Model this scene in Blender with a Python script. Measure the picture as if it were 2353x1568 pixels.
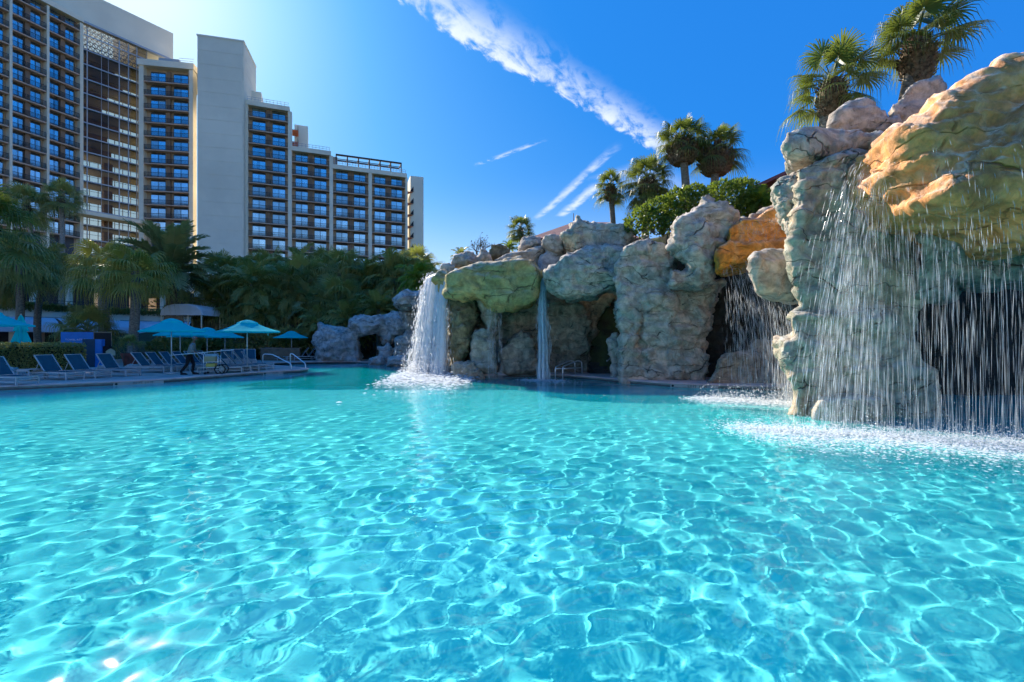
import bpy, bmesh, math, random
import numpy as np
from mathutils import Vector, Matrix, Euler
from mathutils.geometry import tessellate_polygon

for _o in list(bpy.data.objects):
    bpy.data.objects.remove(_o, do_unlink=True)
sc = bpy.context.scene
col = sc.collection
R = math.radians

# ---------------------------------------------------------------- camera, sky, sun, exposure
F = 1103.0                      # focal length for a 2353 x 1568 frame
CX, CY, CH = 1176.5, 784.0, 1.75
cam = bpy.data.cameras.new('camera')
cam_o = bpy.data.objects.new('camera', cam)
col.objects.link(cam_o)
cam_o.location = (0, 0, CH)
cam_o.rotation_euler = (R(90), 0, 0)
cam.sensor_width = 36
cam.lens = 36 * F / 2353
cam.clip_start = 0.05
cam.clip_end = 6000
sc.camera = cam_o

SUN_AZ, SUN_EL = R(-39), R(33.6)
SUN = Vector((math.sin(SUN_AZ) * math.cos(SUN_EL), math.cos(SUN_AZ) * math.cos(SUN_EL), math.sin(SUN_EL)))
world = bpy.data.worlds.new('World')
sc.world = world
world.use_nodes = True


class G:
    """tiny node graph helper"""
    def __init__(s, tree):
        s.t = tree

    def n(s, typ, ins=None, **props):
        nd = s.t.nodes.new('ShaderNode' + typ)
        for k, v in props.items():
            setattr(nd, k, v)
        for k, v in (ins or {}).items():
            s.set(nd.inputs[k], v)
        return nd

    def set(s, sock, v):
        if isinstance(v, bpy.types.NodeSocket):
            s.t.links.new(v, sock)
        elif isinstance(v, (tuple, list)) and len(v) == 3 and sock.type == 'RGBA':
            sock.default_value = (*v, 1)
        else:
            sock.default_value = v

    def m(s, op, a, b=None, c=None, clamp=False):
        nd = s.t.nodes.new('ShaderNodeMath')
        nd.operation = op
        nd.use_clamp = clamp
        s.set(nd.inputs[0], a)
        if b is not None:
            s.set(nd.inputs[1], b)
        if c is not None:
            s.set(nd.inputs[2], c)
        return nd.outputs[0]

    def step(s, x, a, b):
        nd = s.n('MapRange', {0: x, 1: a, 2: b, 3: 0.0, 4: 1.0}, interpolation_type='SMOOTHSTEP')
        return nd.outputs[0]

    def mix(s, f, a, b, blend='MIX'):
        nd = s.t.nodes.new('ShaderNodeMix')
        nd.data_type = 'RGBA'
        nd.blend_type = blend
        s.set(nd.inputs[0], f)
        s.set(nd.inputs[6], a)
        s.set(nd.inputs[7], b)
        return nd.outputs[2]

    def ramp(s, f, stops, interp='LINEAR'):
        nd = s.t.nodes.new('ShaderNodeValToRGB')
        cr = nd.color_ramp
        cr.interpolation = interp
        while len(cr.elements) < len(stops):
            cr.elements.new(0.5)
        for e, (p, c) in zip(cr.elements, stops):
            e.position = p
            e.color = (*c, 1) if len(c) == 3 else c
        s.set(nd.inputs[0], f)
        return nd.outputs[0]

    def noise(s, vec, scale, detail=4, rough=0.55, dist=0.0):
        nd = s.n('TexNoise', {'Scale': scale, 'Detail': detail, 'Roughness': rough, 'Distortion': dist})
        if vec is not None:
            s.set(nd.inputs['Vector'], vec)
        return nd.outputs[0]

    def vmul(s, v, xyz):
        nd = s.n('VectorMath', {0: v, 1: xyz}, operation='MULTIPLY')
        return nd.outputs[0]


def build_sky():
    t = world.node_tree
    g = G(t)
    bg = t.nodes['Background']
    sky = g.n('TexSky', sky_type='NISHITA', sun_disc=False, sun_elevation=SUN_EL, sun_rotation=SUN_AZ)
    sky.altitude = 0
    sky.air_density = 1.0
    sky.dust_density = 0.9
    sky.ozone_density = 1.5
    lum = g.n('RGBToBW', {0: sky.outputs[0]}).outputs[0]
    lk = g.m('MULTIPLY', lum, SKY_K)
    tint = g.ramp(lk, SKY_RAMP)
    # the bright aureole of the sun goes on above the top of the ramp
    au = g.m('MULTIPLY', g.m('MAXIMUM', g.m('SUBTRACT', lk, 1.0), 0.0), 5.0)
    tint = g.mix(1.0, tint, g.n('CombineColor', {0: au, 1: au, 2: g.m('MULTIPLY', au, .95)}).outputs[0], 'ADD')
    # pale haze towards the horizon, the same all the way round
    el = g.n('SeparateXYZ', {0: g.n('TexCoord').outputs['Generated']}).outputs[2]
    hz = g.m('MULTIPLY', g.m('POWER', g.m('SUBTRACT', 1.0, g.step(el, -.05, .36)), 1.4), .92)
    tint = g.mix(hz, tint, HAZE)
    # high streaks of cirrus, laid on a plane at cloud height
    tc = g.n('TexCoord').outputs['Generated']
    sp = g.n('SeparateXYZ', {0: tc}).outputs
    dz = g.m('MAXIMUM', sp[2], 0.03)
    U = g.m('DIVIDE', sp[0], dz)
    V = g.m('DIVIDE', sp[1], dz)
    P2 = g.n('CombineXYZ', {0: U, 1: V, 2: 0.0}).outputs[0]

    def streak(p0, p1, wl, wr, freq, along, e0, e1, gain, cross, lo=.2):
        dx, dy = p1[0] - p0[0], p1[1] - p0[1]
        L = math.hypot(dx, dy)
        dx, dy = dx / L, dy / L
        a = g.m('ADD', g.m('MULTIPLY', g.m('SUBTRACT', U, p0[0]), dx), g.m('MULTIPLY', g.m('SUBTRACT', V, p0[1]), dy))
        b = g.m('SUBTRACT', g.m('MULTIPLY', g.m('SUBTRACT', U, p0[0]), dy), g.m('MULTIPLY', g.m('SUBTRACT', V, p0[1]), dx))
        # slanted fibres across the streak
        vec = g.n('CombineXYZ', {0: g.m('MULTIPLY', g.m('ADD', a, g.m('MULTIPLY', b, cross)), along), 1: g.m('MULTIPLY', b, freq), 2: 0.3}).outputs[0]
        nz = g.noise(vec, 1.0, 7, .62, .5)
        nz2 = g.noise(P2, freq * .8, 6, .6, .3)
        nn = g.m('ADD', g.m('MULTIPLY', nz, .65), g.m('MULTIPLY', nz2, .35))
        bb = g.m('ADD', b, g.m('MULTIPLY', g.m('SUBTRACT', nn, .5), (wl + wr) * 1.1))
        prof = g.m('MULTIPLY', g.step(bb, -wl, 0.0), g.m('SUBTRACT', 1.0, g.step(bb, wr * .05, wr)))
        ends = g.m('MULTIPLY', g.step(a, e0 * L, e0 * L + .15 * L), g.m('SUBTRACT', 1.0, g.step(a, (e1 - .3) * L, e1 * L)))
        k = g.m('MULTIPLY', g.step(nn, lo, .62), g.m('MULTIPLY', prof, ends))
        return g.m('MULTIPLY', k, gain, clamp=True)
    c1 = streak((-.301, 1.407), (.653, 2.377), .045, .20, 11, 8.0, -1.2, 1.3, .78, 1.0, .36)
    c2 = streak((.206, 3.88), (.476, 2.717), .05, .045, 10, 5.0, -.1, 1.3, .55, .2, .32)
    c3 = streak((.393, 3.817), (.5325, 3.116), .06, .06, 9, 5.0, -.1, 1.2, .65, .2, .30)
    c4 = streak((-.20, 2.72), (.12, 2.42), .03, .03, 16, 9.0, -.1, 1.2, .45, .2, .44)
    c5 = streak((.62, 2.9), (1.1, 3.3), .2, .4, 3, 1.5, -.2, 1.2, .35, .3, .3)
    cl = c1
    for c in (c2, c3, c4, c5):
        cl = g.m('MAXIMUM', cl, c)
    colr = g.mix(cl, tint, CLOUD)
    t.links.new(colr, bg.inputs[0])
    bg.inputs[1].default_value = SKY_STRENGTH


SKY_STRENGTH = 0.10
SKY_K = 0.043
SKY_RAMP = [(0.0, (.05, .76, 3.15)), (.13, (.12, 1.25, 4.05)), (.28, (.7, 2.4, 5.1)), (.46, (1.9, 3.7, 5.7)), (.7, (3.9, 5.0, 6.1)), (1.0, (6.5, 6.55, 6.6))]
HAZE = (4.6, 5.3, 6.0)
CLOUD = (5.0, 5.3, 5.8)
build_sky()

sun_d = bpy.data.lights.new('sun', 'SUN')
sun_d.energy = 4.2
sun_d.angle = R(.5)
sun_d.color = (1.0, .93, .82)
sun_d.cycles.is_caustics_light = True
sun_o = bpy.data.objects.new('sun', sun_d)
col.objects.link(sun_o)
sun_o.rotation_euler = SUN.to_track_quat('Z', 'Y').to_euler()

sc.render.engine = 'CYCLES'
cy = sc.cycles
cy.use_denoising = True
cy.use_adaptive_sampling = True
cy.adaptive_threshold = 0.022
cy.adaptive_min_samples = 20
cy.caustics_refractive = True
cy.caustics_reflective = False
cy.sample_clamp_indirect = 8
cy.max_bounces = 7
cy.diffuse_bounces = 3
cy.glossy_bounces = 4
cy.transmission_bounces = 6
cy.transparent_max_bounces = 12
sc.view_settings.view_transform = 'Standard'
sc.view_settings.look = 'None'
sc.view_settings.gamma = 1
sc.view_settings.exposure = 1.15

# ---------------------------------------------------------------- helpers
rnd = random.Random(11)
rng = np.random.default_rng(5)


def P(px, py, Y):
    """point at depth Y that lies on the sight line of picture position (px, py) of a 2353 px wide frame"""
    return Vector(((px - CX) / F * Y, Y, CH + (CY - py) / F * Y))


DECK = 0.15


def GP(px, py, z=DECK):
    Y = F * (CH - z) / (py - CY)
    return Vector(((px - CX) / F * Y, Y, z))


def raw_mesh(name, v, faces):
    me = bpy.data.meshes.new(name)
    if isinstance(faces, np.ndarray):
        me.vertices.add(len(v))
        me.vertices.foreach_set('co', np.asarray(v, np.float32).ravel())
        me.loops.add(faces.size)
        me.loops.foreach_set('vertex_index', faces.ravel().astype(np.int32))
        me.polygons.add(len(faces))
        me.polygons.foreach_set('loop_start', np.arange(0, faces.size, faces.shape[1], dtype=np.int32))
        me.update(calc_edges=True)
    else:
        me.from_pydata([tuple(p) for p in v], [], faces)
        me.update()
    return me


def link(name, me, mat=None, parent=None, smooth=False, loc=None):
    if mat is not None and not me.materials:
        me.materials.append(mat)
    if smooth:
        me.shade_smooth()
    o = bpy.data.objects.new(name, me)
    col.objects.link(o)
    if parent is not None:
        o.parent = parent
    if loc is not None:
        o.location = loc
    return o


def tag(o, label=None, cat=None, group=None, kind=None):
    if label:
        o['label'] = label
    if cat:
        o['category'] = cat
    if group:
        o['group'] = group
    if kind:
        o['kind'] = kind
    return o


def thing(name, label, cat, loc=(0, 0, 0), rz=0, group=None):
    o = bpy.data.objects.new(name, None)
    o.empty_display_size = .2
    col.objects.link(o)
    o.location = loc
    o.rotation_euler = (0, 0, rz)
    return tag(o, label, cat, group)


def copy_tree(o, parent=None):
    c = o.copy()
    col.objects.link(c)
    c.parent = parent
    for ch in o.children:
        copy_tree(ch, c)
    return c


ORD = ['first', 'second', 'third', 'fourth', 'fifth', 'sixth', 'seventh', 'eighth', 'ninth', 'tenth', 'eleventh', 'twelfth',
       'thirteenth', 'fourteenth', 'fifteenth', 'sixteenth', 'seventeenth', 'eighteenth', 'nineteenth', 'twentieth',
       'twenty-first', 'twenty-second', 'twenty-third', 'twenty-fourth', 'twenty-fifth', 'twenty-sixth', 'twenty-seventh', 'twenty-eighth']


class MB:
    """collects simple solids into one mesh"""
    def __init__(s):
        s.v, s.f = [], []

    def add(s, vs, fs):
        b = len(s.v)
        s.v += [tuple(p) for p in vs]
        s.f += [tuple(i + b for i in f) for f in fs]
        return s

    def hexa(s, p):
        return s.add(p, [(0, 3, 2, 1), (4, 5, 6, 7), (0, 1, 5, 4), (1, 2, 6, 5), (2, 3, 7, 6), (3, 0, 4, 7)])

    def box(s, x0, x1, y0, y1, z0, z1, M=None):
        p = [Vector(q) for q in ((x0, y0, z0), (x1, y0, z0), (x1, y1, z0), (x0, y1, z0), (x0, y0, z1), (x1, y0, z1), (x1, y1, z1), (x0, y1, z1))]
        if M is not None:
            p = [M @ q for q in p]
        return s.hexa(p)

    def bar(s, a, b, w, h=None):
        a, b = Vector(a), Vector(b)
        h = h or w
        d = (b - a).normalized()
        up = Vector((0, 0, 1)) if abs(d.z) < .95 else Vector((0, 1, 0))
        x = d.cross(up).normalized() * w / 2
        y = x.cross(d).normalized() * h / 2
        return s.hexa([a - x - y, a + x - y, a + x + y, a - x + y, b - x - y, b + x - y, b + x + y, b - x + y])

    def tube(s, pts, rad, n=8, cap=True):
        pts = [Vector(p) for p in pts]
        rads = rad if isinstance(rad, (list, tuple)) else [rad] * len(pts)
        b = len(s.v)
        ref = None
        for i, p in enumerate(pts):
            d = (pts[min(i + 1, len(pts) - 1)] - pts[max(i - 1, 0)]).normalized()
            if ref is None:
                ref = Vector((0, 0, 1)) if abs(d.z) < .9 else Vector((1, 0, 0))
            x = d.cross(ref).normalized()
            y = d.cross(x).normalized()
            ref = x.cross(d)
            for k in range(n):
                a = 2 * math.pi * k / n
                s.v.append(tuple(p + (x * math.cos(a) + y * math.sin(a)) * rads[i]))
        for i in range(len(pts) - 1):
            for k in range(n):
                k2 = (k + 1) % n
                s.f.append((b + i * n + k, b + i * n + k2, b + (i + 1) * n + k2, b + (i + 1) * n + k))
        if cap:
            s.f.append(tuple(b + k for k in range(n))[::-1])
            e = b + (len(pts) - 1) * n
            s.f.append(tuple(e + k for k in range(n)))
        return s

    def lathe(s, prof, n=16, c=(0, 0, 0), wob=None):
        b = len(s.v)
        for (r, z) in prof:
            for k in range(n):
                a = 2 * math.pi * k / n
                rr = r * (wob(a, z) if wob else 1)
                s.v.append((c[0] + rr * math.cos(a), c[1] + rr * math.sin(a), c[2] + z))
        for i in range(len(prof) - 1):
            for k in range(n):
                k2 = (k + 1) % n
                s.f.append((b + i * n + k, b + i * n + k2, b + (i + 1) * n + k2, b + (i + 1) * n + k))
        s.f.append(tuple(b + k for k in range(n))[::-1])
        e = b + (len(prof) - 1) * n
        s.f.append(tuple(e + k for k in range(n)))
        return s

    def prism(s, poly, z0, z1):
        n = len(poly)
        b = len(s.v)
        s.v += [(x, y, z0) for x, y in poly] + [(x, y, z1) for x, y in poly]
        for tri in tessellate_polygon([[Vector((x, y, 0)) for x, y in poly]]):
            a, c, d = tri
            pa, pc, pd = poly[a], poly[c], poly[d]
            if (pc[0] - pa[0]) * (pd[1] - pa[1]) - (pc[1] - pa[1]) * (pd[0] - pa[0]) < 0:
                c, d = d, c
            s.f.append((b + n + a, b + n + c, b + n + d))
            s.f.append((b + a, b + d, b + c))
        for i in range(n):
            j = (i + 1) % n
            s.f.append((b + i, b + j, b + n + j, b + n + i))
        return s

    def mesh(s, name):
        return raw_mesh(name, s.v, s.f)

    def build(s, name, mat, parent=None, smooth=False, loc=None, fix=False):
        me = s.mesh(name)
        if fix:
            bm = bmesh.new(); bm.from_mesh(me); bmesh.ops.recalc_face_normals(bm, faces=bm.faces); bm.to_mesh(me); bm.free()
        return link(name, me, mat, parent, smooth, loc)


# ---------------------------------------------------------------- materials
MATS = {}


def principled(name, color, rough=.7, var=.0, scale=3.0, bump=0.0, bscale=20.0, spec=.3, metal=0.0, c2=None, stretch=None):
    if name in MATS:
        return MATS[name]
    m = bpy.data.materials.new(name)
    m.use_nodes = True
    g = G(m.node_tree)
    b = m.node_tree.nodes['Principled BSDF']
    b.inputs['Roughness'].default_value = rough
    b.inputs['Specular IOR Level'].default_value = spec
    b.inputs['Metallic'].default_value = metal
    g.set(b.inputs['Base Color'], color)
    tc = None
    if var or c2 or bump:
        tc = g.n('TexCoord').outputs['Object']
        if stretch:
            tc = g.vmul(tc, stretch)
    if var or c2:
        nz = g.noise(tc, scale, 5, .6)
        a = tuple(max(0, c * (1 - var)) for c in color)
        z = c2 if c2 else tuple(c * (1 + var) for c in color)
        g.set(b.inputs['Base Color'], g.mix(g.step(nz, .3, .7), a, z))
    if bump:
        nz = g.noise(tc, bscale, 5, .6)
        bp = g.n('Bump', {'Strength': 1.0, 'Distance': bump, 'Height': nz})
        g.set(b.inputs['Normal'], bp.outputs[0])
    MATS[name] = m
    return m


def leaf_mat(name, c1, c2, trans=.35, rough=.42, scale=1.5):
    m = bpy.data.materials.new(name)
    m.use_nodes = True
    t = m.node_tree
    g = G(t)
    t.nodes.clear()
    out = g.n('OutputMaterial')
    oi = g.n('ObjectInfo').outputs['Random']
    tc = g.n('TexCoord').outputs['Object']
    nz = g.noise(tc, scale, 3, .6)
    f = g.m('ADD', g.m('MULTIPLY', nz, .7), g.m('MULTIPLY', oi, .4), clamp=True)
    c = g.mix(g.step(f, .25, .8), c1, c2)
    b = g.n('BsdfPrincipled', {'Base Color': c, 'Roughness': rough, 'Specular IOR Level': .45})
    tr = g.n('BsdfTranslucent', {'Color': g.mix(.5, c, (.30, .36, .03))})
    mx = g.n('MixShader', {0: trans, 1: b.outputs[0], 2: tr.outputs[0]})
    t.links.new(mx.outputs[0], out.inputs[0])
    return m


def rock_mat(name, A, B, C, D=(.05, .045, .04), cf=.5, df=.35, scale=1.0, rough=.85, top=(.50, .47, .42), topf=.6, bumpd=.055, wet=0.0, dim=.87):
    """painted concrete rock: two base tones, run-off streaks C, crack grime D, pale crust and painted-in sunlit tone on upper faces"""
    m = bpy.data.materials.new(name)
    m.use_nodes = True
    t = m.node_tree
    g = G(t)
    b = t.nodes['Principled BSDF']
    tc = g.n('TexCoord').outputs['Object']
    warp = g.n('TexNoise', {'Vector': tc, 'Scale': 1.3 * scale, 'Detail': 3.0}).outputs[1]
    wv = g.n('VectorMath', {0: tc, 1: g.n('VectorMath', {0: warp, 1: (.7, .7, .7)}, operation='MULTIPLY').outputs[0]}, operation='ADD').outputs[0]
    n1 = g.noise(tc, .9 * scale, 6, .62, .6)
    n2 = g.noise(wv, 3.2 * scale, 9, .68)
    n3 = g.noise(wv, 2.2 * scale, 6, .65)
    st = g.noise(g.vmul(wv, (3.2, 3.2, .45)), 1.0 * scale, 5, .6)
    base = g.mix(g.step(n1, .40, .62), A, B)
    base = g.mix(g.m('MULTIPLY', g.step(st, .46, .70), cf), base, C)
    base = g.mix(g.m('MULTIPLY', g.step(n3, .56, .76), df), base, D)
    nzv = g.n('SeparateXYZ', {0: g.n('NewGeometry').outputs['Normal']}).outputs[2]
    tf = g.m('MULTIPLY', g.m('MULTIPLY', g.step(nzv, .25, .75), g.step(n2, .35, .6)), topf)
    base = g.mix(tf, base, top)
    v1 = g.n('TexVoronoi', {'Vector': g.vmul(wv, (.75, .75, 1.2)), 'Scale': .8 * scale}, feature='DISTANCE_TO_EDGE').outputs[0]
    v2 = g.n('TexVoronoi', {'Vector': wv, 'Scale': 2.6 * scale}, feature='DISTANCE_TO_EDGE').outputs[0]
    ck1 = g.m('MULTIPLY', g.m('SUBTRACT', 1.0, g.step(v1, .0, .022)), g.step(n1, .50, .60))
    ck2 = g.m('MULTIPLY', g.m('SUBTRACT', 1.0, g.step(v2, .0, .03)), g.step(n3, .58, .68))
    ck = g.m('MAXIMUM', ck1, g.m('MULTIPLY', ck2, .7))
    bed = g.n('TexWave', {'Vector': wv, 'Scale': .55 * scale, 'Distortion': 2.5, 'Detail': 4.0, 'Detail Scale': 1.2}, wave_type='BANDS', bands_direction='Z', wave_profile='SAW').outputs[1]
    bl = g.m('MULTIPLY', g.m('SUBTRACT', 1.0, g.step(bed, .0, .05)), g.step(n3, .42, .55))
    ck = g.m('MAXIMUM', ck, g.m('MULTIPLY', bl, .85))
    base = g.mix(g.m('MULTIPLY', ck, .85), base, D)
    val = g.m('ADD', g.m('MULTIPLY', g.step(n2, .30, .72), .85 * dim), .55 * dim)
    base = g.mix(1.0, base, g.n('CombineColor', {0: val, 1: val, 2: val}).outputs[0], 'MULTIPLY')
    g.set(b.inputs['Base Color'], base)
    g.set(b.inputs['Roughness'], g.m('SUBTRACT', rough, g.m('MULTIPLY', g.step(st, .42, .62), wet)))
    b.inputs['Specular IOR Level'].default_value = .35
    pit = g.noise(tc, 16 * scale, 8, .75)
    h = g.m('ADD', g.m('ADD', g.m('MULTIPLY', n2, .7), g.m('MULTIPLY', n3, .8)), g.m('MULTIPLY', pit, .5))
    h = g.m('SUBTRACT', h, g.m('MULTIPLY', ck, .9))
    bp = g.n('Bump', {'Strength': 1.0, 'Distance': bumpd, 'Height': h})
    g.set(b.inputs['Normal'], bp.outputs[0])
    return m


# ---------------------------------------------------------------- numeric noise and surface nets
def _hash(ix, iy, iz, seed):
    h = (ix.astype(np.uint32) * np.uint32(374761393) + iy.astype(np.uint32) * np.uint32(668265263)
         + iz.astype(np.uint32) * np.uint32(2246822519) + np.uint32(seed * 3266489917 & 0xffffffff))
    h = (h ^ (h >> np.uint32(13))) * np.uint32(1274126177)
    h = h ^ (h >> np.uint32(16))
    return h


def vnoise(p, seed=0):
    i = np.floor(p).astype(np.int64)
    f = p - i
    u = f * f * (3 - 2 * f)
    r = np.zeros(len(p))
    for dx in (0, 1):
        wx = u[:, 0] if dx else 1 - u[:, 0]
        for dy in (0, 1):
            wy = u[:, 1] if dy else 1 - u[:, 1]
            for dz in (0, 1):
                wz = u[:, 2] if dz else 1 - u[:, 2]
                h = _hash(i[:, 0] + dx, i[:, 1] + dy, i[:, 2] + dz, seed).astype(np.float64) / 4294967295.0
                r += wx * wy * wz * (h * 2 - 1)
    return r


def fbm(p, seed=0, oct=3):
    r, a = 0, 1.0
    for k in range(oct):
        r = r + a * vnoise(p * (2.03 ** k) + 17.3 * k, seed + k)
        a *= .5
    return r


def worley(p, seed=0):
    """distance to the nearest and second nearest cell centre, offset from the nearest, and its random id"""
    i = np.floor(p).astype(np.int64)
    f1 = np.full(len(p), 9.0)
    f2 = np.full(len(p), 9.0)
    off = np.zeros((len(p), 3))
    cid = np.zeros((len(p), 4))
    for dx in (-1, 0, 1):
        for dy in (-1, 0, 1):
            for dz in (-1, 0, 1):
                c = i + np.array([dx, dy, dz])
                hs = [_hash(c[:, 0], c[:, 1], c[:, 2], seed + s).astype(np.float64) / 4294967295.0 for s in range(1, 4)]
                q = np.stack(hs, 1) + c
                dl = p - q
                d = np.sqrt((dl ** 2).sum(1))
                nb = d < f1
                f2 = np.minimum(f2, np.maximum(f1, d))
                f1 = np.minimum(f1, d)
                off[nb] = dl[nb]
                cid[nb] = np.stack([hs[0], hs[1], hs[2], (hs[0] * 7.31 + hs[1] * 3.7) % 1], 1)[nb]
    return f1, f2, off, cid


def surface_nets(d, org, h):
    nx, ny, nz = d.shape
    s = d < 0
    cnt = sum(s[a:nx - 1 + a, b:ny - 1 + b, c:nz - 1 + c].astype(np.int8) for a in (0, 1) for b in (0, 1) for c in (0, 1))
    act = np.argwhere((cnt > 0) & (cnt < 8))
    ids = -np.ones((nx - 1, ny - 1, nz - 1), np.int64)
    ids[act[:, 0], act[:, 1], act[:, 2]] = np.arange(len(act))
    acc = np.zeros((len(act), 3))
    num = np.zeros(len(act))
    C = [(a, b, c) for a in (0, 1) for b in (0, 1) for c in (0, 1)]
    for i in range(8):
        for j in range(i + 1, 8):
            if sum(abs(C[i][k] - C[j][k]) for k in range(3)) != 1:
                continue
            a0 = act + C[i]
            a1 = act + C[j]
            d0 = d[a0[:, 0], a0[:, 1], a0[:, 2]]
            d1 = d[a1[:, 0], a1[:, 1], a1[:, 2]]
            mk = (d0 < 0) != (d1 < 0)
            t = np.where(mk, d0 / np.where(mk, d0 - d1, 1), 0)
            acc += np.where(mk[:, None], np.array(C[i]) + t[:, None] * (np.array(C[j]) - np.array(C[i])), 0)
            num += mk
    v = (act + acc / num[:, None]) * h + org
    qs = []
    for ax in range(3):
        o1, o2 = [(1, 2), (2, 0), (0, 1)][ax]
        sl0 = [slice(None)] * 3
        sl1 = [slice(None)] * 3
        sl0[ax] = slice(0, -1)
        sl1[ax] = slice(1, None)
        e = np.argwhere(s[tuple(sl0)] != s[tuple(sl1)])
        e = e[(e[:, o1] > 0) & (e[:, o2] > 0) & (e[:, o1] < d.shape[o1] - 1) & (e[:, o2] < d.shape[o2] - 1)]
        f = s[e[:, 0], e[:, 1], e[:, 2]]
        cs = []
        for (a, b) in ((1, 1), (0, 1), (0, 0), (1, 0)):
            c = e.copy()
            c[:, o1] -= a
            c[:, o2] -= b
            cs.append(ids[c[:, 0], c[:, 1], c[:, 2]])
        q = np.stack(cs, 1)
        q[~f] = q[~f][:, ::-1]
        qs.append(q)
    return v, np.concatenate(qs)


def poly_sdf(px, pz, poly):
    d = np.full(px.shape, 1e9)
    sgn = np.zeros(px.shape, bool)
    n = len(poly)
    for i in range(n):
        ax, az = poly[i]
        bx, bz = poly[(i + 1) % n]
        ex, ez = bx - ax, bz - az
        wx, wz = px - ax, pz - az
        t = np.clip((wx * ex + wz * ez) / (ex * ex + ez * ez + 1e-12), 0, 1)
        d = np.minimum(d, (wx - ex * t) ** 2 + (wz - ez * t) ** 2)
        c = ((az <= pz) & (bz > pz)) | ((bz <= pz) & (az > pz))
        xx = ax + (pz - az) / (bz - az + 1e-12) * ex
        sgn ^= c & (px < xx)
    return np.where(sgn, -1, 1) * np.sqrt(d)


def smin(a, b, k):
    h = np.clip(.5 + .5 * (b - a) / k, 0, 1)
    return b + (a - b) * h - k * h * (1 - h)


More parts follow.
